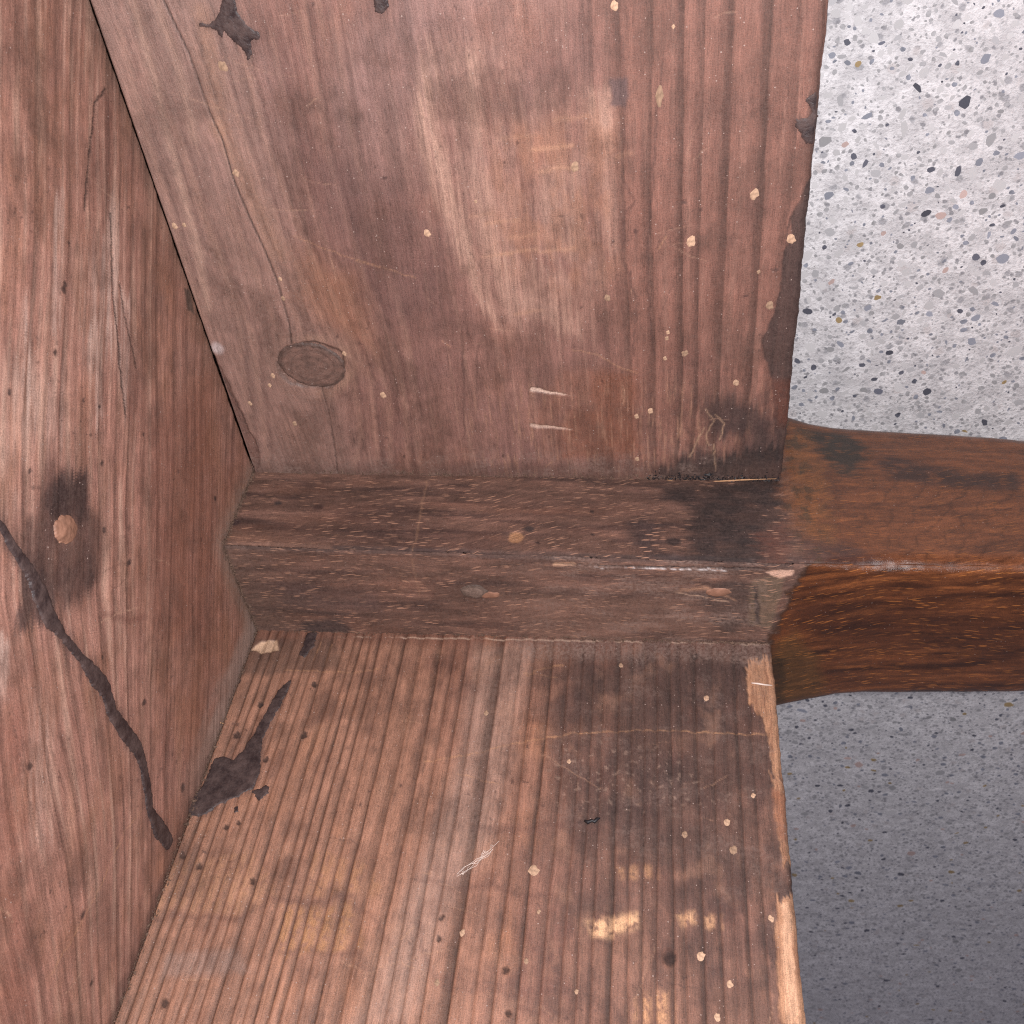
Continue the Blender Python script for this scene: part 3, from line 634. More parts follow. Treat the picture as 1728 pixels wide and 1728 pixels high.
    F.dust += 0.20 + 0.9 * (1 - sstep(0.0, 6.0, b + 1.5 * perlin(t / 6, q / 6, 231))) * sstep(-0.3, 0.3, fbm(q / 3, t / 3, 4, 233)) * 0
    j = seg_dist(a, b, [(22.8, -1), (23.5, 19.6), (0, 20.0)])
    F.mix(0.6 * (1 - sstep(0.2, 6.0, j + 1.0 * perlin(a / 3, b / 3, 235))), lin(132, 104, 88, KA)); F.dust += 0.8 * (1 - sstep(0, 5, j))
    jl = np.abs(a) ; F.mix(0.75 * (1 - sstep(2.0, 8.0, jl + 2.5 * perlin(b / 6, a / 3, 236))) * (1 - sstep(42, 66, b)), lin(150, 124, 114, KA)); F.dust += 0.7 * (1 - sstep(0, 5, jl)) * (1 - sstep(35, 60, b))
    F.mix(0.5 * (1 - sstep(0.3, 2.5, jl + 1.2 * perlin(b / 3, a / 2, 237))) * sstep(40, 60, b), lin(86, 58, 52, KA))
    F.mix(0.35 * (1 - sstep(0.5, 5, b + 2 * perlin(a / 7, b / 3, 238))) * sstep(22, 60, a), lin(112, 88, 74, KA))
    fl_ = sstep(0.6, 0.72, perlin(q / 0.7, t / 1.6, 271)) * sstep(-0.1, 0.5, perlin(a / 14, b / 14, 272))
    F.mix(0.65 * fl_, lin(60, 38, 38, KA))
    F.h += 0.06 * fbm(g / 1.2, t / 30, 3, 281) + 0.05 * fbm(a / 12, b / 12, 3, 282)
    F.mix(0.6 * F.line(M(tt_, RUN_TT), 1.2, 1.1, 3), lin(74, 52, 50, KA))
    F.mix(0.42 * sstep(0.0, 0.45, fbm(q / 11, t / 15, 6, 541, 0.65)), lin(88, 60, 51, KA))
    F.scratches(16, 5, (10, 110, 5, 100), lin(190, 148, 122, KA), (math.sqrt(.5), -math.sqrt(.5)))
    F.gloss = 0.55 + 0.1 * fbm(a / 8, b / 8, 3, 283)
    F.col = F.col * np.array([1.10, 1.11, 1.12]); F.g = g; F.t = t
    return F
OV = FLOOR_Z * 1000
pos_a = axis_pts(-1.0, 150.0, STEP * 1.25, 300.0); pos_b = axis_pts(-1.0, 125.0, STEP * 1.25, 300.0)
pre = np.array([OV, OV + 0.4, OV + 1.2, -20.0, -15.0, -8.0])
aa = np.concatenate([pre, pos_a]); bb = np.concatenate([pre, pos_b])
A_, B_ = np.meshgrid(aa, bb)
F = paint_top(A_.ravel(), B_.ravel())
H = F.h.reshape(A_.shape) - 0.15
H = np.where((B_ < -0.5) & (B_ > -18) & (A_ > 24), -9.0, H)  # unseen hollow behind the flat apron's joint, added so the gap turns dark
P = np.stack([H, A_, B_], -1)
# turn the rim of the sheet back to give the board its thickness
nr, nc = A_.shape
TOPT = 20.0
ring = 2
P2 = np.zeros((nr + 4, nc + 4, 3)); P2[2:-2, 2:-2] = P
def fill(X, depth):
    X[1, 2:-2] = X[2, 2:-2]; X[0, 2:-2] = X[2, 2:-2]; X[-2, 2:-2] = X[-3, 2:-2]; X[-1, 2:-2] = X[-3, 2:-2]
    X[:, 1] = X[:, 2]; X[:, 0] = X[:, 2]; X[:, -2] = X[:, -3]; X[:, -1] = X[:, -3]
fill(P2, 0)
cen = np.array([0, 120.0, 120.0])
out_m = np.zeros((nr + 4, nc + 4), bool); out_m[:2] = out_m[-2:] = True; out_m[:, :2] = out_m[:, -2:] = True
in_m = np.zeros_like(out_m); in_m[:1] = in_m[-1:] = True; in_m[:, :1] = in_m[:, -1:] = True
P2[out_m, 0] = -TOPT; P2[in_m, 0] = -TOPT
P2[in_m, 1:] = 120 + (P2[in_m, 1:] - 120) * 0.02
def wide_(x):
    x = x.reshape((nr, nc) + x.shape[1:]); y = np.zeros((nr + 4, nc + 4) + x.shape[2:]); y[2:-2, 2:-2] = x; fill(y, 0); return y.reshape((-1,) + x.shape[2:])
fib = np.stack([wide_(F.g), wide_(F.t), P2[..., 0].ravel() + 40], -1)
me = grid_mesh('tabletop', P2 / 1000.0, {'pigment': wide_(F.col), 'fib': fib, 'gloss': wide_(F.gloss), 'dust': wide_(F.dust)})
tabletop = link('tabletop', me, table, PINE)
tabletop['label'] = 'underside of the table top with a dark stained plug and a tar run'

# ---- leg: square post in the corner, then the varnished leg running off to the right
LEG_B = lambda X: 0.13 * perlin(np.asarray(X, float) / 9, np.asarray(X, float) * 0 + 3.3, 395) + 0.05 * perlin(np.asarray(X, float) / 2, np.asarray(X, float) * 0 + 1.3, 396) + np.interp(X, [0, 100, 140, 200, 260, 330, 400], [23.5, 20.8, 20.3, 18.0, 12.0, 2.0, -2.0])
LEG_D = lambda X: 0.13 * perlin(np.asarray(X, float) / 8, np.asarray(X, float) * 0 + 5.3, 397) + 0.05 * perlin(np.asarray(X, float) / 2, np.asarray(X, float) * 0 + 2.3, 398) + np.interp(X, [0, 100, 140, 200, 260, 330, 400], [20.0, 21.0, 21.0, 19.0, 13.0, 3.0, 0.0])
sil_u = [on_plane(x, y, 1, 0.0200)[[0, 2]] for x, y in ((1326, 704), (1345, 709), (1365, 714), (1400, 719), (1450, 723), (1560, 728), (1640, 732), (1728, 737))]
sil_l = [pl_(x, y) for x, y in ((1310, 1192), (1330, 1188), (1390, 1178), (1410, 1174), (1460, 1172), (1600, 1171), (1728, 1171))]
cx = [0, 99.0] + [p[0] for p in sil_u] + [200, 260, 330, 385, 400]; cz = [-16.4, -16.5] + [p[1] for p in sil_u] + [-13.0, -17.0, -25.0, -29.9, -29.0]
ax_ = [0, 98.0] + [p[0] for p in sil_l] + [200, 260, 330, 385, 400]; ay = [-19.9, -19.9] + [p[1] for p in sil_l] + [-14.0, -17.0, -24.0, -29.0, -28.0]
o1 = np.argsort(cx); cx = np.array(cx)[o1]; cz = np.array(cz)[o1]
o2 = np.argsort(ax_); ax_ = np.array(ax_)[o2]; ay = np.array(ay)[o2]
LEG_C = lambda X: -np.interp(X, cx, cz)
LEG_A = lambda X: -np.interp(X, ax_, ay)

def paint_leg(X, w, face):
    """X along the leg; w across (Z on the +Y face, Y on the +Z face); face 0 = +Y face, 1 = +Z face"""
    F = Face(X, w + face * 200.0, lin(108, 76, 65, KA), (1.0, 0.0))
    u, v = X, w + face * 200.0
    n1 = fbm(X / 22, v / 5, 4, 301); n2 = fbm(X / 9, v / 2.2, 4, 305)
    F.mul(1.0 + 0.30 * n1 + 0.22 * n2)
    F.mix(0.70 * sstep(-0.05, 0.45, fbm(X / 26, v / 2.4, 4, 309)), lin(66, 45, 43, KA))
    F.mix(0.35 * sstep(0.0, 0.6, fbm(X / 26, v / 6, 4, 313)), lin(122, 78, 60, KA))
    F.mul(1.0 + 0.25 * n1 + 0.30 * n2)
    f0 = (face == 0) * 1.0; f1 = 1 - f0
    pu = lambda pts: [(a, b) for a, b in M(pu_, pts)]
    pl = lambda pts: [(a, b + 200.0) for a, b in M(pl_, pts)]
    F.dust += 0.15 + 0.12 * f1
    ds = np.abs(w - np.where(face == 0, LEG_D(X), LEG_B(X)))
    F.mix(0.75 * (1 - sstep(0.2, 1.3, ds + 0.7 * perlin(X / 5, v / 2, 320))) * (X < 101), lin(66, 48, 46, KA))
    F.dust += 0.7 * f1 * sstep(-0.2, 0.5, fbm(X / 9, v / 4, 4, 317)) * sstep(48, 66, X) * (1 - sstep(94, 99, X))
    F.mix(0.4 * f1 * sstep(0, 14, 14 - X) , lin(112, 86, 76, KA))
    # dark veins and stains of the upper face
    for pts, c, k, rg in (
        ([(1118, 818), (1200, 812), (1322, 790), (1322, 905), (1298, 965), (1222, 965), (1172, 935), (1160, 905), (1165, 850), (1120, 838)], (40, 32, 34), .92, 3),
        ([(1062, 880), (1095, 862), (1112, 880), (1110, 925), (1140, 930), (1170, 935), (1170, 950), (1110, 940), (1070, 915)], (52, 42, 46), .75, 3),
        ([(540, 945), (700, 925), (900, 950), (1290, 948), (1290, 962), (900, 962), (560, 955)], (60, 44, 46), .6, 1),
        ([(560, 870), (700, 880), (860, 915), (800, 935), (600, 925)], (74, 48, 44), .45, 2),
        ([(1240, 865), (1262, 850), (1330, 850), (1330, 950), (1290, 950), (1290, 880)], (84, 54, 44), .35, 3),
        ([(1280, 890), (1330, 870), (1330, 960), (1285, 955)], (120, 68, 52), .5, 3)):
        F.mix(f0 * k * F.poly(pu(pts), 1.5, rg) * np.clip(0.88 + 0.5 * fbm(X / 4, v / 2.5, 4, 319), 0, 1), lin(*c, KA))
    for x, y, r, c in ((1137, 910, 1.4, (30, 24, 28)), (892, 893, 1.0, (52, 44, 46)), (999, 862, .55, (40, 26, 26)), (472, 858, .8, (44, 40, 44)), (540, 864, 1.0, (60, 34, 32)), (906, 917, .5, (44, 28, 28)), (1000, 901, .4, (44, 28, 28)),
                       (400, 892, 1.0, (58, 38, 42)), (1050, 945, 1.1, (40, 34, 38))):
        F.mix(f0 * 0.85 * F.spot(pu_(x, y), r, 0.4, 1, 0.7), lin(*c, KA))
    mk = f0 * F.spot(pu_(871, 908), 1.35, 0.25, 1); F.mix(0.85 * mk, lin(172, 122, 84, KA)); F.h -= 0.12 * mk
    mk = f1 * F.line(pl([(936, 953), (968, 951)]), 0.42, 0.2); F.mix(mk, lin(184, 140, 112, KA))
    F.mix(f0 * 0.5 * F.line(pu([(722, 815), (712, 860), (704, 905), (697, 935)]), 0.12, 0.25), lin(160, 118, 90, KA)); F.mix(f1 * 0.4 * F.line(pl([(694, 945), (704, 985), (708, 1010)]), 0.1, 0.2), lin(160, 118, 90, KA))
    # lower face: grey dusty middle, pale torn places, dark end
    F.mix(f1 * 0.6 * F.poly(pl([(1170, 1000), (1240, 975), (1275, 985), (1265, 1050), (1225, 1065)]), 1.5, 2), lin(66, 54, 52, KA))
    F.mix(f1 * 0.65 * F.poly(pl([(1268, 975), (1325, 962), (1315, 1010), (1300, 1060), (1262, 1050)]), 0.6, 1), lin(112, 94, 74, KA))
    F.mix(f1 * 0.85 * F.poly(pl([(1271, 985), (1278, 985), (1283, 1050), (1274, 1048)]), 0.35, 1), lin(50, 42, 44, KA))
    F.mix(f1 * 0.95 * F.poly(pl([(1292, 962), (1318, 957), (1342, 958), (1336, 968), (1312, 971)]), 0.2, 1), lin(216, 170, 148, KA))
    F.mix(f1 * 0.6 * F.line(pl([(1145, 995), (1190, 990), (1240, 1010)]), [0.1, 0.5, 0.1], 0.4), lin(190, 140, 110, KA))
    F.mix(f1 * 0.8 * F.line(pl([(1140, 997), (1180, 1004), (1230, 1014)]), [0.1, 0.12, 0.05], 0.15), lin(206, 164, 136, KA))
    F.mix(f1 * 0.5 * F.poly(pl([(470, 985), (640, 995), (640, 1035), (470, 1030)]), 2, 2), lin(80, 62, 62, KA))
    F.mix(f1 * 0.7 * F.poly(pl([(510, 1052), (570, 1045), (600, 1068), (500, 1075)]), 0.8, 1), lin(52, 46, 50, KA))
    F.mix(f1 * 0.5 * F.poly(pl([(820, 1000), (1160, 1010), (1200, 1065), (900, 1075)]), 2.5, 2), lin(132, 96, 82, KA))
    # seam along the arris: opened joint with white filler
    jn = f1 * F.line(pl([(880, 951), (1000, 953), (1120, 955), (1290, 957)]), [0.05, 0.1, 0.14, 0.16], 0.12, 1); F.mix(0.9 * jn, lin(30, 26, 30, KA)); F.h -= 0.3 * jn
    jw = f1 * F.line(pl([(1000, 956), (1120, 957), (1225, 960)]), [0.02, 0.05, 0.16], 0.08, 1) ; F.mix(0.85 * jw, lin(222, 214, 216, KA))
    F.mix(f0 * 0.5 * F.poly(pu([(370, 905), (560, 925), (560, 950), (372, 935)]), 0.6, 1), lin(132, 92, 74, KA))
    # varnish beyond the aprons
    fr = 1.2 * fbm(v / 3, X / 3, 3, 331)
    vx = np.where(face == 0, X + fr - 0.18 * (w - 5) * (w < 5) * 0, X + fr)
    lim0 = np.interp(w, [-18, 0, 8, 18, 22], [99.5, 100.5, 101.0, 103.0, 104.5]); lim1 = np.interp(w, [-20, -6, 2, 8, 14, 21], [97.5, 97.5, 98.5, 100.0, 101.0, 103.5])
    vd_ = vx - np.where(face == 0, lim0, lim1); var = np.where(face == 0, sstep(-3.0, 3.5, vd_ + 2.0 * fbm(X / 2, v / 1.2, 4, 333)), sstep(-0.6, 0.6, vd_ + 0.5 * fbm(X / 1.5, v / 0.8, 3, 334)))
    vc = np.tile(lin(98, 58, 32, KA), (F.n, 1)); K0 = F.col
    F2 = Face(u, v, lin(98, 55, 27, KA), (1.0, 0.0))
    curl = X + 3.5 * perlin(X / 14, v / 7, 341)
    arc = f1 * 6.5 * (1 - np.exp(-np.clip(X - 97, 0, 99) / 15.0))
    sw = v - arc + 1.2 * perlin(X / 18, v / 5, 342)
    F2.mul(1.0 + 0.44 * fbm(X / 18, sw / 1.6, 4, 343) + 0.16 * fbm(curl / 5, v / 6, 3, 345) * f0)
    F2.mix(0.75 * sstep(-0.05, 0.4, fbm(X / 22, sw / 2.6, 4, 347)), lin(52, 27, 16, KA))
    F2.mix(0.55 * sstep(0.1, 0.6, fbm(X / 20, sw / 2.2, 4, 351)), lin(146, 86, 40, KA))
    F2.mix(0.4 * f0, lin(122, 72, 44, KA))
    F2.mul(1 + 0.25 * fbm(X / 9, sw / 0.9, 4, 353))
    cz_ = (X + 0.8 * v) / 4.2 + 0.5 * perlin(X / 6, v / 3, 356); cf = cz_ - np.floor(cz_)
    F2.mul(1 - 0.30 * f0 * sstep(0.80, 0.93, cf + 0.06 * perlin(X / 0.7, v / 0.5, 357)) * (1 - sstep(0.95, 1.0, cf)) * sstep(110, 118, X) * sstep(-8, 2, w))
    F2.mul(1 + 0.16 * f0 * fbm((X - 0.5 * v) / 2.5, v / 9, 3, 358))
    for pts, c, k in (([(1480, 760), (1560, 775), (1640, 790), (1728, 790), (1728, 820), (1600, 815), (1500, 800)], (56, 36, 32), .85), ([(1340, 715), (1430, 722), (1470, 750), (1440, 800), (1400, 780), (1370, 740)], (50, 42, 36), .95),
                      ([(1390, 780), (1410, 800), (1412, 900), (1395, 880)], (70, 44, 34), .6), ([(1345, 895), (1410, 900), (1480, 930), (1500, 950), (1340, 955)], (72, 48, 46), .75),
                      ([(1330, 720), (1362, 722), (1380, 770), (1395, 800), (1398, 850), (1415, 912), (1350, 900), (1325, 880)], (124, 78, 38), .55)):
        F2.mix(f0 * k * F2.poly(pu(pts), 1.3, 3) * sstep(-0.9, 0.0, fbm(X / 3, v / 2, 4, 354)), lin(*c, KA))
    F2.mix(f0 * 0.75 * sstep(0.0, 0.35, fbm(X / 2.6, v / 3.4, 4, 355)) * sstep(109, 104, X), lin(72, 54, 36, KA))
    F2.mix(f1 * 0.6 * F2.poly(pl([(1305, 1080), (1340, 1060), (1380, 1100), (1390, 1170), (1310, 1190)]), 1.5, 2), lin(92, 66, 34, KA))
    F2.mix(f1 * 0.6 * F2.poly(pl([(1300, 1100), (1325, 1110), (1322, 1190), (1300, 1190)]), 0.8, 2), lin(50, 40, 26, KA))
    F2.mul(1 + 0.35 * np.clip(fbm(X / 14, sw / 0.7, 4, 359), 0, 1) * f1)
    F2.mix(f1 * 0.5 * F2.poly(pl([(1320, 1000), (1500, 1010), (1728, 1040), (1728, 1110), (1500, 1090), (1340, 1060)]), 3, 2), lin(66, 36, 24, KA))
    F2.mix(0.6 * sstep(0.30, 0.10, np.abs(w - np.where(face == 0, LEG_D(X), LEG_B(X)))) * sstep(104, 112, X) * 0.6, lin(140, 78, 40, KA))
    F2.col = F2.col * np.array([1.08, 0.99, 0.88])
    F.col = F.col * (1 - var[:, None]) + F2.col * var[:, None]
    F.mix(0.6 * (1 - sstep(0.2, 0.9, np.abs(vx - np.where(face == 0, lim0, lim1)))) * f1, lin(52, 36, 26, KA))
    F.dust = F.dust * (1 - var) + 0.02 * var
    F.gloss = 0.62 * (1 - var) + (0.23 + 0.05 * fbm(X / 6, v / 6, 3, 361)) * var
    F.gloss = F.gloss + 0.35 * (1 - sstep(0.3, 1.4, ds)) * (1 - 0.7 * var)
    F.h -= 0.30 * (1 - sstep(0.1, 1.6, ds)) * sstep(0.0, 0.5, fbm(X / 2.2, X * 0 + face * 5, 3, 375)) * (X < 104)
    F.h += 0.05 * fbm(X / 12, v / 3, 3, 371) + 0.10 * fbm(X / 30, v / 9, 3, 373) * (1 - var)
    F.var = var
    # fibre coordinates: (across, along) with a slow swirl
    ang = np.where(face == 0, 0.16 + 0.30 * perlin(X / 30, v / 22, 381), 0.05 + 0.10 * perlin(X / 30, v / 22, 382))
    acr = v - np.where(face == 0, -1.0, 1.0) * (0.10 * f0 + 0.05 * f1) * X + f0 * 3.4 * np.tanh((X - 55) / 16.0) + 2.2 * perlin(X / 20, v / 14, 385) - arc * sstep(96, 99, X)
    F.fib = np.stack([acr, X, face * 30.0 + 5], -1)
    pw = np.clip(0.62 + 0.9 * fbm(X / 11, v / 4, 3, 391), 0.0, 1.0)
    F.porew = pw * (1 - 0.2 * var) * (1 - 0.6 * f0 * var)
    pc = np.tile(lin(204, 156, 128, KA), (F.n, 1)) * (1 - var[:, None]) + np.tile(lin(196, 124, 62, KA), (F.n, 1)) * var[:, None]
    dk = (F.col.sum(1) / 3 < 0.036) & (var < 0.5)
    pc[dk] = lin(92, 72, 68, KA)
    F.porecol = pc
    return F

Xs = axis_pts(0.05, 158.0, 0.25, 400.0, 1.3)
n0, n1_ = 130, 145
s0 = np.linspace(0, 1, n0); s1 = np.linspace(0, 1, n1_)
XX0, S0 = np.meshgrid(Xs, s0, indexing='ij'); XX1, S1 = np.meshgrid(Xs, s1, indexing='ij')
B0, D0, C0, A0 = LEG_B(Xs)[:, None], LEG_D(Xs)[:, None], LEG_C(Xs)[:, None], LEG_A(Xs)[:, None]
Zf = -C0 + (D0 + C0) * S0                            # +Y face, from outer edge up to the arris
Yf = B0 - (B0 + A0) * S1                             # +Z face, from the arris away
xx = np.concatenate([XX0, XX1], 1).ravel(); ww = np.concatenate([Zf, Yf], 1).ravel()
ff = np.concatenate([np.zeros_like(Zf), np.ones_like(Yf)], 1).ravel()
FL = paint_leg(xx, ww, ff)
hh = FL.h.reshape(len(Xs), -1)
rad = 0.85                                           # arris rounding
def rnd_(d, r=rad): t = np.clip(1 - d / r, 0, 1); return r * (1 - np.sqrt(np.clip(1 - t * t, 0, 1)))
ra = 1.0 + 2.4 * sstep(101, 114, Xs)[:, None]
crown = sstep(100, 112, Xs)[:, None] * 0.9
t0 = np.clip(1 - (D0 - Zf) / ra, 0, 1) * math.pi / 4; t1 = math.pi / 2 - np.clip(1 - (B0 - Yf) / ra, 0, 1) * math.pi / 4
P0 = np.stack([XX0, B0 - ra + ra * np.cos(t0) - rnd_(Zf + C0, 2.5) * 0.35 + crown * (4 * S0 * (1 - S0) - 0.4) + hh[:, :n0], np.where(t0 > 0, D0 - ra + ra * np.sin(t0), Zf)], -1)
P1 = np.stack([XX1, np.where(t1 < math.pi / 2, B0 - ra + ra * np.cos(t1), Yf), D0 - ra + ra * np.sin(t1) - rnd_(Yf + A0, 2.5) * 0.35 + crown * (4 * S1 * (1 - S1) - 0.4) + hh[:, n0:]], -1)
nb = 6
tb = np.linspace(0, 1, nb + 2)[1:-1]
Xb = np.repeat(Xs[:, None], nb, 1)
P2b = np.stack([Xb, np.repeat(-A0, nb, 1), D0 - 1.0 + (-C0 + 1.0 - D0 + 1.0) * tb], -1)
P3b = np.stack([Xb, -A0 + (B0 + A0) * tb, np.repeat(-C0, nb, 1)], -1)
PL = np.concatenate([P0, P1, P2b, P3b], 1)
def extl(a):
    a = a.reshape((len(Xs), n0 + n1_) + a.shape[1:]); e = np.repeat(a[:, -1:], 2 * nb, 1); return np.concatenate([a, e], 1).reshape((-1,) + a.shape[2:])
# close the foot
capc = PL[-1].mean(0); cap = np.repeat(capc[None, None], PL.shape[1], 1)
PLc = np.concatenate([PL, PL[-1:] * 0.35 + cap * 0.65, cap + (PL[-1:] - cap) * 0.02], 0)
def addc(a):
    a = extl(a).reshape((len(Xs), PL.shape[1]) + a.shape[1:]); return np.concatenate([a, a[-1:], a[-1:]], 0).reshape((-1,) + a.shape[2:])
at = {'pigment': addc(FL.col), 'fib': addc(FL.fib), 'gloss': addc(FL.gloss), 'dust': addc(FL.dust), 'porev': addc(FL.fib), 'porew': addc(FL.porew), 'porecol': addc(FL.porecol)}
me = grid_mesh('leg', PLc / 1000.0, at, wrap=True)
leg = link('leg', me, table, HARDWOOD)
leg['label'] = 'square corner post, dusty between the aprons, varnished brown where it becomes the leg'

# ------------------------------------------------------------------ applied pieces on the boards
NORM = {'up': (lambda a, b, h: np.stack([a, b, h], -1)), 'lo': (lambda a, b, h: np.stack([a, h, b], -1)), 'tt': (lambda a, b, h: np.stack([h, a, b], -1)),
        'pu': (lambda a, b, h: np.stack([a, LEG_B(a) + h, b], -1)), 'pl': (lambda a, b, h: np.stack([a, b, LEG_D(a) + h], -1))}
CONV = {'up': up_, 'lo': lo_, 'tt': tt_, 'pu': pu_, 'pl': pl_}
def patch(name, face, sdf, box, height, mat, parent, step=0.16, edge=0.4, seed=0, attrs=None, dome=False):
    """a low relief lying on a face: cells of a fine grid kept inside an outline, thickness falling to nothing at its rim"""
    a = np.arange(box[0], box[1], step); b = np.arange(box[2], box[3], step)
    A, B = np.meshgrid(a, b)
    wa = A + 0.28 * fbm(A / 1.3, B / 1.3, 3, seed + 401); wb = B + 0.28 * fbm(A / 1.3, B / 1.3, 3, seed + 405)
    d = sdf(wa, wb)
    h = height * np.sqrt(np.clip(-d / edge, 0, 1)) * (1 + 0.30 * fbm(A / 0.9, B / 0.9, 3, seed + 409)) - 0.10 * (d > 0) - 0.02
    h = np.where(d > 0, -0.25, h)
    P = NORM[face](A, B, h).reshape(-1, 3) / 1000.0
    nr, nc = A.shape; idx = np.arange(nr * nc).reshape(nr, nc)
    keep = ((d[:-1, :-1] < 0) | (d[1:, :-1] < 0) | (d[:-1, 1:] < 0) | (d[1:, 1:] < 0))
    q = np.stack([idx[:-1, :-1], idx[:-1, 1:], idx[1:, 1:], idx[1:, :-1]], -1)[keep]
    if not len(q): return None
    used = np.unique(q); rem = np.full(nr * nc, -1); rem[used] = np.arange(len(used))
    me = bpy.data.meshes.new(name)
    at = {k: f(A, B, d).reshape(nr * nc, -1)[used] for k, f in (attrs or {}).items()}
    raw_mesh(me, P[used], rem[q], at)
    return link(name, me, parent, mat)
def poly_patch(name, face, pts, height, mat, parent, **kw):
    p = M(CONV[face], pts); a = np.array(p)
    return patch(name, face, lambda x, y: poly_sdf(x, y, p), (a[:, 0].min() - .6, a[:, 0].max() + .6, a[:, 1].min() - .6, a[:, 1].max() + .6), height, mat, parent, **kw)
def line_patch(name, face, pts, wd, height, mat, parent, **kw):
    p = M(CONV[face], pts); a = np.array(p); mg = max(wd) + .6
    return patch(name, face, lambda x, y: seg_dist(x, y, p, wd), (a[:, 0].min() - mg, a[:, 0].max() + mg, a[:, 1].min() - mg, a[:, 1].max() + mg), height, mat, parent, **kw)

# tar
o = poly_patch('tar_splash', 'up', [(380, -12), (396, -12), (400, 18), (418, 42), (438, 56), (440, 66), (424, 70), (426, 92), (418, 104), (408, 82), (394, 72), (380, 54), (374, 66), (367, 52), (348, 47), (334, 43), (338, 36), (354, 41), (368, 26)], 0.13, TAR, upper, seed=1)
o['label'] = 'star-shaped black tar splash near the crack'
o = poly_patch('tar_splash', 'up', [(628, -15), (652, -15), (656, 12), (646, 24), (632, 20)], 0.13, TAR, upper, seed=2); o['label'] = 'small dark tar splash on the middle of the flat apron'
o = poly_patch('tar_splash', 'up', [(1360, 168), (1376, 154), (1377, 200), (1373, 242), (1360, 243), (1344, 216), (1341, 200), (1362, 200), (1369, 188)], 0.13, TAR, upper, seed=3); o['label'] = 'black tar lump on the free edge beside the floor'
o = line_patch('tar_run', 'tt', [(-30, 835), (0, 882), (30, 932), (58, 972), (70, 1005), (84, 1040), (110, 1075), (140, 1112), (160, 1138), (180, 1165), (192, 1205), (212, 1235), (232, 1260), (243, 1290), (250, 1330), (255, 1370), (270, 1398), (286, 1420)],
               [.5, .5, .7, 1.0, 1.5, 1.3, .6, .7, 1.35, 1.25, 1.0, 1.3, 1.25, .85, .95, .8, 1.5, 1.2], 0.13, TAR, tabletop, seed=4); o['label'] = 'black tar run slanting down to the board joint'
o = poly_patch('tar_splash', 'lo', [(314, 1352), (340, 1328), (352, 1302), (362, 1280), (376, 1275), (392, 1282), (408, 1268), (428, 1238), (446, 1205), (468, 1165), (490, 1146), (492, 1152), (476, 1182), (462, 1210), (444, 1245), (440, 1275), (438, 1305), (424, 1332), (398, 1346), (372, 1356), (346, 1374), (320, 1377)], 0.13, TAR, lower, seed=5)
o['label'] = 'large black tar splash with a thin tail'
o = poly_patch('tar_splash', 'lo', [(424, 1334), (440, 1330), (448, 1322), (456, 1328), (450, 1340), (440, 1352), (430, 1345)], 0.13, TAR, lower, seed=6)
poly_patch('tar_splash', 'lo', [(394, 1362), (402, 1358), (403, 1370), (394, 1374)], 0.13, TAR, lower, seed=7)
o = poly_patch('tar_run', 'lo', [(518, 1068), (536, 1066), (530, 1090), (514, 1108), (504, 1106)], 0.13, TAR, lower, seed=8)

# knots
def knot_attrs(c, rx, ry, dark, pale):
    def rr(A, B): return np.hypot((A - c[0]) / rx, (B - c[1]) / ry)
    def pigm(A, B, d):
        r = rr(A, B) + 0.10 * fbm(A / 1.5, B / 1.5, 3, 77); k = 0.5 + 0.5 * np.sin(r * 26)
        c_ = np.asarray(dark)[None, None] * (0.85 + 0.12 * k[..., None] + 0.45 * fbm(A / 1.6, B / 1.2, 4, 78)[..., None]) ; e = sstep(-0.75, -0.15, d + 0.25 * fbm(A / 1.2, B / 1.2, 2, 79))[..., None]
        return c_ * (1 - e * 0.45) + np.asarray(pale)[None, None] * 0.0 * e
    return {'pigment': pigm, 'fib': lambda A, B, d: np.stack([rr(A, B) * 5, np.arctan2(B - c[1], A - c[0]) * 3, A * 0 + 60], -1),
            'gloss': lambda A, B, d: A * 0 + 0.6, 'dust': lambda A, B, d: A * 0 + 0.35}
kc = up_(526, 617)
def ell(c, rx, ry, rot=0.0):
    cs, sn = math.cos(rot), math.sin(rot)
    return lambda x, y: (np.hypot(((x - c[0]) * cs + (y - c[1]) * sn) / rx, ((y - c[1]) * cs - (x - c[0]) * sn) / ry) - 1) * min(rx, ry)
o = patch('knot', 'up', ell(kc, 6.0, 4.6, -0.25), (kc[0] - 8, kc[0] + 8, kc[1] - 8, kc[1] + 8), 0.10, PINE, upper, edge=0.9, seed=9, attrs=knot_attrs(kc, 6.0, 4.6, lin(116, 84, 74, KA), (0, 0, 0)))
o['label'] = 'grey oval knot with a dark cracked rim'
for (x, y, rx, ry) in ((800, 999, 2.6, 1.9),):
    c = pl_(x, y)
    o = patch('knot', 'pl', ell(c, rx, ry, 0.0), (c[0] - 6, c[0] + 6, c[1] - 6, c[1] + 6), 0.28, PINE, leg, edge=1.2, seed=10, attrs=knot_attrs(c, rx, ry, lin(126, 104, 94, KA), (0, 0, 0)))
    o['label'] = 'small pale grey knot on the post'
c = pl_(824, 1004)
patch('torn_fibre', 'pl', ell(c, 2.3, 0.9, 0.1), (c[0] - 4, c[0] + 4, c[1] - 3, c[1] + 3), 0.22, RESIN, leg, edge=0.7, seed=12)
c = pl_(1212, 997)
patch('torn_fibre', 'pl', ell(c, 2.2, 1.1, 0.1), (c[0] - 4, c[0] + 4, c[1] - 3, c[1] + 3), 0.25, RESIN, leg, edge=0.8, seed=13)
c = tt_(112, 893)
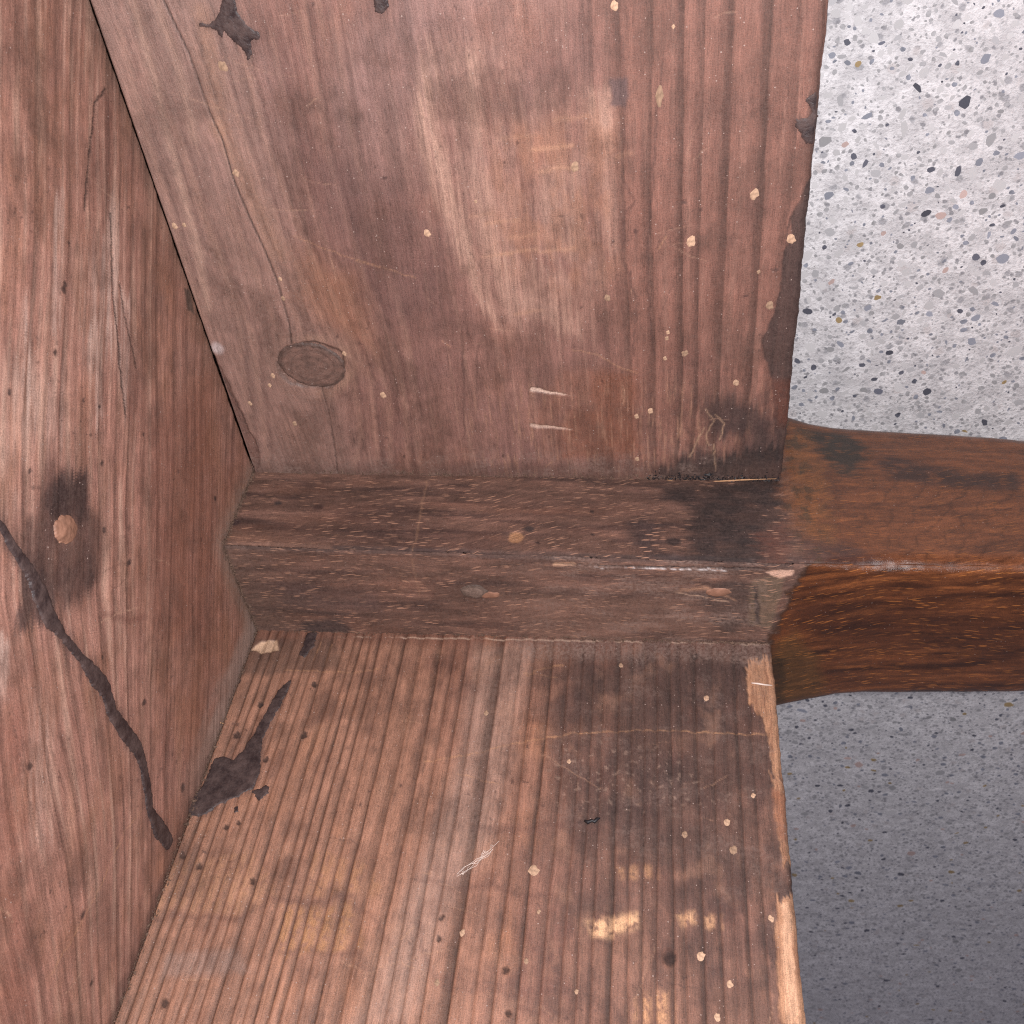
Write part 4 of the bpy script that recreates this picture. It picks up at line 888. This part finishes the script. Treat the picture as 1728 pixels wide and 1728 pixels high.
o = patch('plug', 'tt', ell(c, 2.7, 1.85, math.pi / 4), (c[0] - 4, c[0] + 4, c[1] - 4, c[1] + 4), 0.5, RESIN, tabletop, edge=1.7, seed=14, step=0.12)
o['label'] = 'round amber plug in the dark stain'

# pale frass plugs of worm holes: low discs, four shared shapes
def disc_mesh(k):
    r_ = random.Random(100 + k); n = 12; v = [(0, 0, 0.16)]
    rad_ = [1 + r_.uniform(-0.2, 0.2) for _ in range(n)]
    for f, z in ((0.62, 0.13), (1.0, -0.10)):
        for i in range(n):
            a = 2 * math.pi * i / n; v.append((f * rad_[i] * math.cos(a), f * rad_[i] * math.sin(a), z))
    fc = [(0, 1 + i, 1 + (i + 1) % n) for i in range(n)] + [(1 + i, 1 + n + i, 1 + n + (i + 1) % n, 1 + (i + 1) % n) for i in range(n)]
    me = bpy.data.meshes.new('worm_plug'); me.from_pydata(v, [], fc)
    for p in me.polygons: p.use_smooth = True
    me.materials.append(FRASS); return me
DISCS = [disc_mesh(k) for k in range(4)]
ROT = {'up': Matrix.Identity(3), 'lo': Matrix(((1, 0, 0), (0, 0, 1), (0, 1, 0))), 'tt': Matrix(((0, 0, 1), (1, 0, 0), (0, 1, 0)))}
def worm_plug(face, parent, x, y, rx, ry=None):
    ry = ry or rx
    c = CONV[face](x, y)
    p = NORM[face](np.array(c[0]), np.array(c[1]), np.array(0.0)) / 1000.0
    d = np.linalg.norm(p - CAM); s = d / FOCAL
    # radii were read off in pixels: the height across is foreshortened on the tilted faces
    o = bpy.data.objects.new('worm_plug', R.choice(DISCS)); sc.collection.objects.link(o)
    o.parent = parent
    o.matrix_parent_inverse = Matrix.Identity(4)
    o.matrix_basis = Matrix.Translation(Vector(p)) @ ROT[face].to_4x4() @ Matrix.Rotation(R.uniform(-0.3, 0.3), 4, 'Z') @ Matrix.Diagonal((rx * s, ry * s * 1.3, 0.0004, 1))
UPP = [(376, 112, 7.5), (398, 292, 6), (295, 382, 4.5), (311, 380, 3.5), (721, 394, 6), (970, 282, 7), (1112, 162, 7, 14), (1165, 408, 8), (1272, 328, 7.5), (1335, 404, 7), (1298, 516, 7), (1156, 596, 6), (1125, 571, 4), (1127, 561, 3.8),
       (1122, 605, 3.8), (1242, 646, 5.5), (1097, 694, 4.6), (1074, 703, 4.2), (1075, 775, 4.4), (646, 667, 5.5), (581, 597, 4), (460, 634, 4.6), (455, 650, 4.2), (422, 681, 4), (497, 715, 4), (1037, 10, 6), (1025, 503, 5), (473, 471, 3.5), (478, 504, 3.8),
       (1280, 459, 3), (803, 340, 3.4), (1136, 45, 3.2)]
for q in UPP: worm_plug('up', upper, *q)
LOP = [(1227, 1387, 5), (1156, 1408, 5), (1238, 1434, 6.5), (1300, 1550, 5), (1183, 1613, 6), (1230, 1661, 6), (1210, 1716, 5), (1192, 1178, 4.5), (900, 1469, 9, 7), (780, 1574, 4.5), (888, 1622, 4), (737, 1658, 4), (973, 1673, 3.2), (909, 1538, 3), (1271, 1342, 3.5),
       (820, 1203, 4), (1048, 1123, 4), (960, 1285, 3.6)]
for q in LOP: worm_plug('lo', lower, *q)

# grit and fluff collected in the joints round the post
def crumbs(name, n, place, size, mat, parent, seed):
    r_ = random.Random(seed); V = []; Fc = []
    for i in range(n):
        p = place(r_); s = size * math.exp(r_.gauss(0, 0.45)) / 1000.0
        k = len(V)
        ax = Vector((r_.uniform(-1, 1), r_.uniform(-1, 1), r_.uniform(-1, 1))).normalized(); q = Matrix.Rotation(r_.uniform(0, 6.28), 3, ax)
        st = r_.uniform(1, 2.6)
        for d in ((st, 0, 0), (-st, 0, 0), (0, 1, 0), (0, -1, 0), (0, 0, .7), (0, 0, -.7)):
            V.append(Vector(p) / 1000.0 + q @ (Vector(d) * s * r_.uniform(.6, 1.2)))
        for t in ((0, 2, 4), (2, 1, 4), (1, 3, 4), (3, 0, 4), (2, 0, 5), (1, 2, 5), (3, 1, 5), (0, 3, 5)): Fc.append([k + j for j in t])
    me = bpy.data.meshes.new(name); me.from_pydata([tuple(v) for v in V], [], Fc)
    o = link(name, me, parent, mat); o['kind'] = 'stuff'; return o
CL = [r for r in (6, 14, 22, 31, 37, 44, 52, 57, 63, 69, 76, 81)]
def seam_up(r_):
    X = min(97, max(3, r_.choice(CL) + r_.gauss(0, 3))); return (X, LEG_B(X) + abs(r_.gauss(0, 0.5)), abs(r_.gauss(0, 0.10)))
def seam_lo(r_):
    X = r_.uniform(6, 97) if r_.random() < .5 else r_.uniform(60, 98); return (X, abs(r_.gauss(0, 0.12)), LEG_D(X) + abs(r_.gauss(0, 0.30)))
def seam_tt(r_):
    t = r_.random()
    if t < .5: return (abs(r_.gauss(0, .3)), 23.5 + abs(r_.gauss(0, .3)), r_.uniform(0, 20))
    return (abs(r_.gauss(0, .3)), r_.uniform(0, 23), 20.0 + abs(r_.gauss(0, .3)))
def seam_joint(r_):
    if True: return (abs(r_.gauss(0, .35)), abs(r_.gauss(0, .3)), r_.uniform(20, 105))
    return (abs(r_.gauss(0.5, .4)), r_.uniform(24, 60), abs(r_.gauss(0, .15)))
crumbs('seam_grit', 900, seam_joint, 0.09, CRUMB, tabletop, 6)
crumbs('seam_grit', 800, seam_up, 0.09, CRUMB, leg, 1)
crumbs('seam_grit', 900, seam_lo, 0.085, CRUMB, leg, 2)
crumbs('seam_grit', 700, seam_tt, 0.10, CRUMB, leg, 3)
def seam_soot(r_):
    X = r_.uniform(76, 100); return (X, LEG_B(X) + abs(r_.gauss(0, 0.7)), abs(r_.gauss(0, 0.15)))
crumbs('seam_soot', 450, seam_soot, 0.11, SOOT, leg, 4)

# ------------------------------------------------------------------ small loose things
def strand(name, face, pts, rad_mm, mat, label, cat, lift=0.25):
    P = [NORM[face](np.array(c[0]), np.array(c[1]), np.array(lift)) / 1000.0 for c in M(CONV[face], pts)]
    V = []; Fc = []; n = 6
    for i, p in enumerate(P):
        t = Vector(P[min(i + 1, len(P) - 1)] - P[max(i - 1, 0)]).normalized(); nz = Vector(NORM[face](np.array(0.), np.array(0.), np.array(1.)) - NORM[face](np.array(0.), np.array(0.), np.array(0.))).normalized()
        b = t.cross(nz).normalized(); rr = rad_mm[i] / 1000.0 if hasattr(rad_mm, '__len__') else rad_mm / 1000.0
        for k in range(n):
            a = 2 * math.pi * k / n; V.append(Vector(p) + b * math.cos(a) * rr + nz * math.sin(a) * rr)
    for i in range(len(P) - 1):
        for k in range(n): Fc.append((i * n + k, i * n + (k + 1) % n, (i + 1) * n + (k + 1) % n, (i + 1) * n + k))
    Fc.append(tuple(range(n))[::-1]); Fc.append(tuple((len(P) - 1) * n + k for k in range(n)))
    me = bpy.data.meshes.new(name); me.from_pydata([tuple(v) for v in V], [], Fc)
    for p in me.polygons: p.use_smooth = True
    o = link(name, me, None, mat); o['label'] = label; o['category'] = cat; return o
strand('lint_thread', 'lo', [(1268, 1154), (1278, 1155), (1290, 1157), (1303, 1158)], [.10, .16, .15, .06], LINT, 'short white thread on the raw splintered edge under the leg', 'thread')
strand('splinter', 'lo', [(343, 1216), (352, 1219), (366, 1219), (378, 1223)], [.25, .30, .26, .08], RAWWOOD, 'small pale splinter lying at the joint of table top and upright apron', 'splinter', 0.35)
strand('wood_fibre', 'up', [(1125, 808), (1150, 812), (1200, 811), (1250, 808), (1310, 806)], [.05, .16, .12, .14, .05], RAWWOOD, 'pale frayed fibre in the sooty joint above the post', 'fibre', 0.3)
def web(name, pts_list, label):
    V = []; Fc = []
    for pts in pts_list:
        P = [Vector((c[0], R.uniform(0.15, 0.45), c[1])) / 1000.0 for c in M(lo_, pts)]
        for a, b in zip(P[:-1], P[1:]):
            k = len(V); d = (b - a).normalized(); s = d.cross(Vector((0, 1, 0))).normalized() * 0.00003; t = Vector((0, 0.00003, 0))
            for p in (a, b): V += [p + s, p + t, p - s, p - t]
            for i in range(4): Fc.append((k + i, k + (i + 1) % 4, k + 4 + (i + 1) % 4, k + 4 + i))
    me = bpy.data.meshes.new(name); me.from_pydata([tuple(v) for v in V], [], Fc)
    o = link(name, me, None, LINT); o['label'] = label; o['category'] = 'cobweb'
segs = []
for k in range(9):
    x0, y0, x1, y1 = 768, 1482, 842, 1424
    a, b = sorted((R.uniform(-.05, 1), R.uniform(0, 1.05)))
    segs.append([(x0 + (x1 - x0) * (a + (b - a) * t) + R.uniform(-4, 4), y0 + (y1 - y0) * (a + (b - a) * t) + 8 * math.sin(t * 3 + k) * 0.6 + R.uniform(-3, 3)) for t in (0, .2, .4, .6, .8, 1)])
web('cobweb', segs, 'wisp of white cobweb on the grey stripe of the upright apron')
# curled black crumb
strand('black_crumb', 'lo', [(987, 1386), (992, 1389), (999, 1386), (1003, 1388), (1008, 1383), (1013, 1382)], [.2, .38, .3, .36, .28, .1], SOOT, 'curled black crumb stuck to the sooty part of the upright apron', 'crumb', 0.25)

# ------------------------------------------------------------------ floor with exposed aggregate
def floor_material():
    mt, nt, b = nodes_of('aggregate_concrete')
    tc = nd(nt, 'ShaderNodeTexCoord').outputs['Object']
    n1 = noise(nt, tc, 260, 5, 0.7); n2 = noise(nt, tc, 1500, 4, 0.7); n3 = noise(nt, tc, 25, 3, 0.5)
    col = mixc(nt, mrange(nt, n1, 0.40, 0.60, 0, 1), (0.58, 0.57, 0.58), (0.80, 0.79, 0.80))
    col = mixc(nt, mrange(nt, n2, 0.5, 0.7, 0, 0.85), col, (0.40, 0.395, 0.41))
    col = mixc(nt, mrange(nt, n3, 0.4, 0.7, 0, 0.25), col, (0.45, 0.44, 0.45))
    for sc_, th, c, seed in ((430, 0.74, (0.33, 0.33, 0.35), 0.0), (700, 0.70, (0.24, 0.24, 0.26), 3.0), (300, 0.80, (0.55, 0.52, 0.52), 7.0)):
        vo = nd(nt, 'ShaderNodeTexVoronoi', feature='F1'); mp = nd(nt, 'ShaderNodeVectorMath', operation='ADD'); nt.links.new(tc, mp.inputs[0]); mp.inputs[1].default_value = (seed, seed, 0)
        ds = noise(nt, tc, 900, 2, 0.5); dv = nd(nt, 'ShaderNodeVectorMath', operation='ADD'); nt.links.new(mp.outputs[0], dv.inputs[0])
        cm = nd(nt, 'ShaderNodeCombineXYZ'); nt.links.new(mathn(nt, 'MULTIPLY', ds, 0.0012), cm.inputs[0]); nt.links.new(mathn(nt, 'MULTIPLY', ds, -0.001), cm.inputs[1]); nt.links.new(cm.outputs[0], dv.inputs[1])
        nt.links.new(dv.outputs[0], vo.inputs['Vector']); vo.inputs['Scale'].default_value = sc_
        sp = nd(nt, 'ShaderNodeSeparateColor'); nt.links.new(vo.outputs['Color'], sp.inputs[0])
        on = mathn(nt, 'MULTIPLY', mathn(nt, 'GREATER_THAN', sp.outputs[0], th), mrange(nt, vo.outputs['Distance'], 0.22, 0.34, 0.85, 0))
        col = mixc(nt, on, col, c)
    nt.links.new(col, b.inputs['Base Color']); b.inputs['Roughness'].default_value = 0.75; b.inputs['Specular IOR Level'].default_value = 0.3
    bp = nd(nt, 'ShaderNodeBump'); bp.inputs['Strength'].default_value = 0.8; bp.inputs['Distance'].default_value = 0.0009
    nt.links.new(mathn(nt, 'ADD', n1, mathn(nt, 'MULTIPLY', n2, 0.5)), bp.inputs['Height']); nt.links.new(bp.outputs[0], b.inputs['Normal'])
    return mt
fa = np.array([-1.5, -0.4, -0.1, 0.0, 0.1, 0.2, 0.3, 0.5, 1.5]); FA, FB = np.meshgrid(fa, fa)
me = grid_mesh('floor', np.stack([FA, FB, np.full_like(FA, FLOOR_Z)], -1), {})
floor = link('floor', me, None, floor_material()); floor['kind'] = 'structure'

STONES = [plain_material('stone_pale', (0.53, 0.525, 0.53), .6, .22, 900, .3, .3, .12), plain_material('stone_grey', (0.36, 0.36, 0.37), .6, .3, 900, .3, .3, .25), plain_material('stone_blue_grey', (0.25, 0.265, 0.31), .55, .35, 900, .3, .35, .3),
          plain_material('stone_slate', (0.11, 0.115, 0.145), .5, .5, 900, .3, .4, .4), plain_material('stone_ochre', (0.34, 0.25, 0.13), .6, .35, 900, .3, .3, .2), plain_material('stone_pink', (0.50, 0.38, 0.35), .6, .25, 900, .3, .3, .15)]
def stone_class(r_):
    t = r_.random()
    return 0 if t < .48 else 1 if t < .73 else 2 if t < .87 else 3 if t < .94 else 4 if t < .965 else 5
def stone_shape(r_):
    n = r_.randint(7, 10); ph = r_.uniform(0, 6.28); sq = r_.uniform(.42, .95); v = []
    rr = [1 + r_.uniform(-.22, .22) for _ in range(n)]
    for f, z in ((0.0, .035), (.88, .03), (1.0, -.2)):
        if f == 0: v.append((0, 0, z)); continue
        for i in range(n):
            a = ph + 2 * math.pi * i / n; v.append((f * rr[i] * math.cos(a), f * rr[i] * sq * math.sin(a), z))
    fc = [(0, 1 + i, 1 + (i + 1) % n) for i in range(n)] + [(1 + i, 1 + n + i, 1 + n + (i + 1) % n, 1 + (i + 1) % n) for i in range(n)]
    return v, fc
r_ = random.Random(5)
SH = [stone_shape(r_) for _ in range(16)]
SHM = {}
def to_px(p):
    d = np.asarray(p) - CAM; z = d @ FWD; return HALF + FOCAL * (d @ RIGHT) / z, HALF - FOCAL * (d @ UP) / z, z
cand = []
for i in range(95000):
    x, y = r_.uniform(0.075, 0.30), r_.uniform(-0.30, 0.16)
    px, py, z = to_px((x, y, FLOOR_Z))
    if not (1200 < px < 2150 and -350 < py < 2000): continue
    t = r_.random()
    s = 0.00022 * math.exp(abs(r_.gauss(0, .5))) if t > .17 else 0.00052 * math.exp(abs(r_.gauss(0, .36)))
    cand.append((s, x, y, r_.uniform(0, math.pi), r_.randrange(16), stone_class(r_), px, py, z))
# larger stones keep their room
cand.sort(reverse=True); cell = {}; kept = []
for c in cand:
    s, x, y = c[:3]; k = (int(x / .004), int(y / .004)); ok = True
    for i in (-1, 0, 1):
        for j in (-1, 0, 1):
            for (s2, x2, y2) in cell.get((k[0] + i, k[1] + j), ()):
                if (x - x2) ** 2 + (y - y2) ** 2 < (0.95 * (s + s2)) ** 2: ok = False; break
    if ok: cell.setdefault(k, []).append((s, x, y)); kept.append(c)
vis = [c for c in kept if 1330 < c[6] < 1740 and (-12 < c[7] < 725 or 1180 < c[7] < 1740)]
vis.sort(key=lambda c: -c[0] / c[8]); single = set(id(c) for c in vis[:300])
for c in vis[:300]:
    s, x, y, a, k, m_ = c[:6]
    if (k, m_) not in SHM:
        me = bpy.data.meshes.new('pebble'); me.from_pydata(SH[k][0], [], SH[k][1]); me.materials.append(STONES[m_])
        SHM[(k, m_)] = me
    o = bpy.data.objects.new('pebble', SHM[(k, m_)]); sc.collection.objects.link(o); o.parent = floor
    o.location = (x, y, FLOOR_Z); o.rotation_euler = (0, 0, a); o.scale = (s, s, s * 0.8)
V = []; Fc = []; Mi = []
for c in kept:
    if id(c) in single: continue
    s, x, y, a, k, m_ = c[:6]; b0 = len(V); ca, sa = math.cos(a), math.sin(a)
    for vx, vy, vz in SH[k][0]: V.append((x + s * (vx * ca - vy * sa), y + s * (vx * sa + vy * ca), FLOOR_Z + s * .8 * vz))
    mi = m_ if s > .0006 else (1 if m_ in (0, 4, 5) else m_)
    for f in SH[k][1]: Fc.append([b0 + j for j in f]); Mi.append(mi)
me = bpy.data.meshes.new('fine_aggregate'); me.from_pydata(V, [], Fc)
for mt in STONES: me.materials.append(mt)
me.polygons.foreach_set('material_index', np.array(Mi, dtype=np.int32)); me.update()
o = link('fine_aggregate', me, floor); o['kind'] = 'stuff'
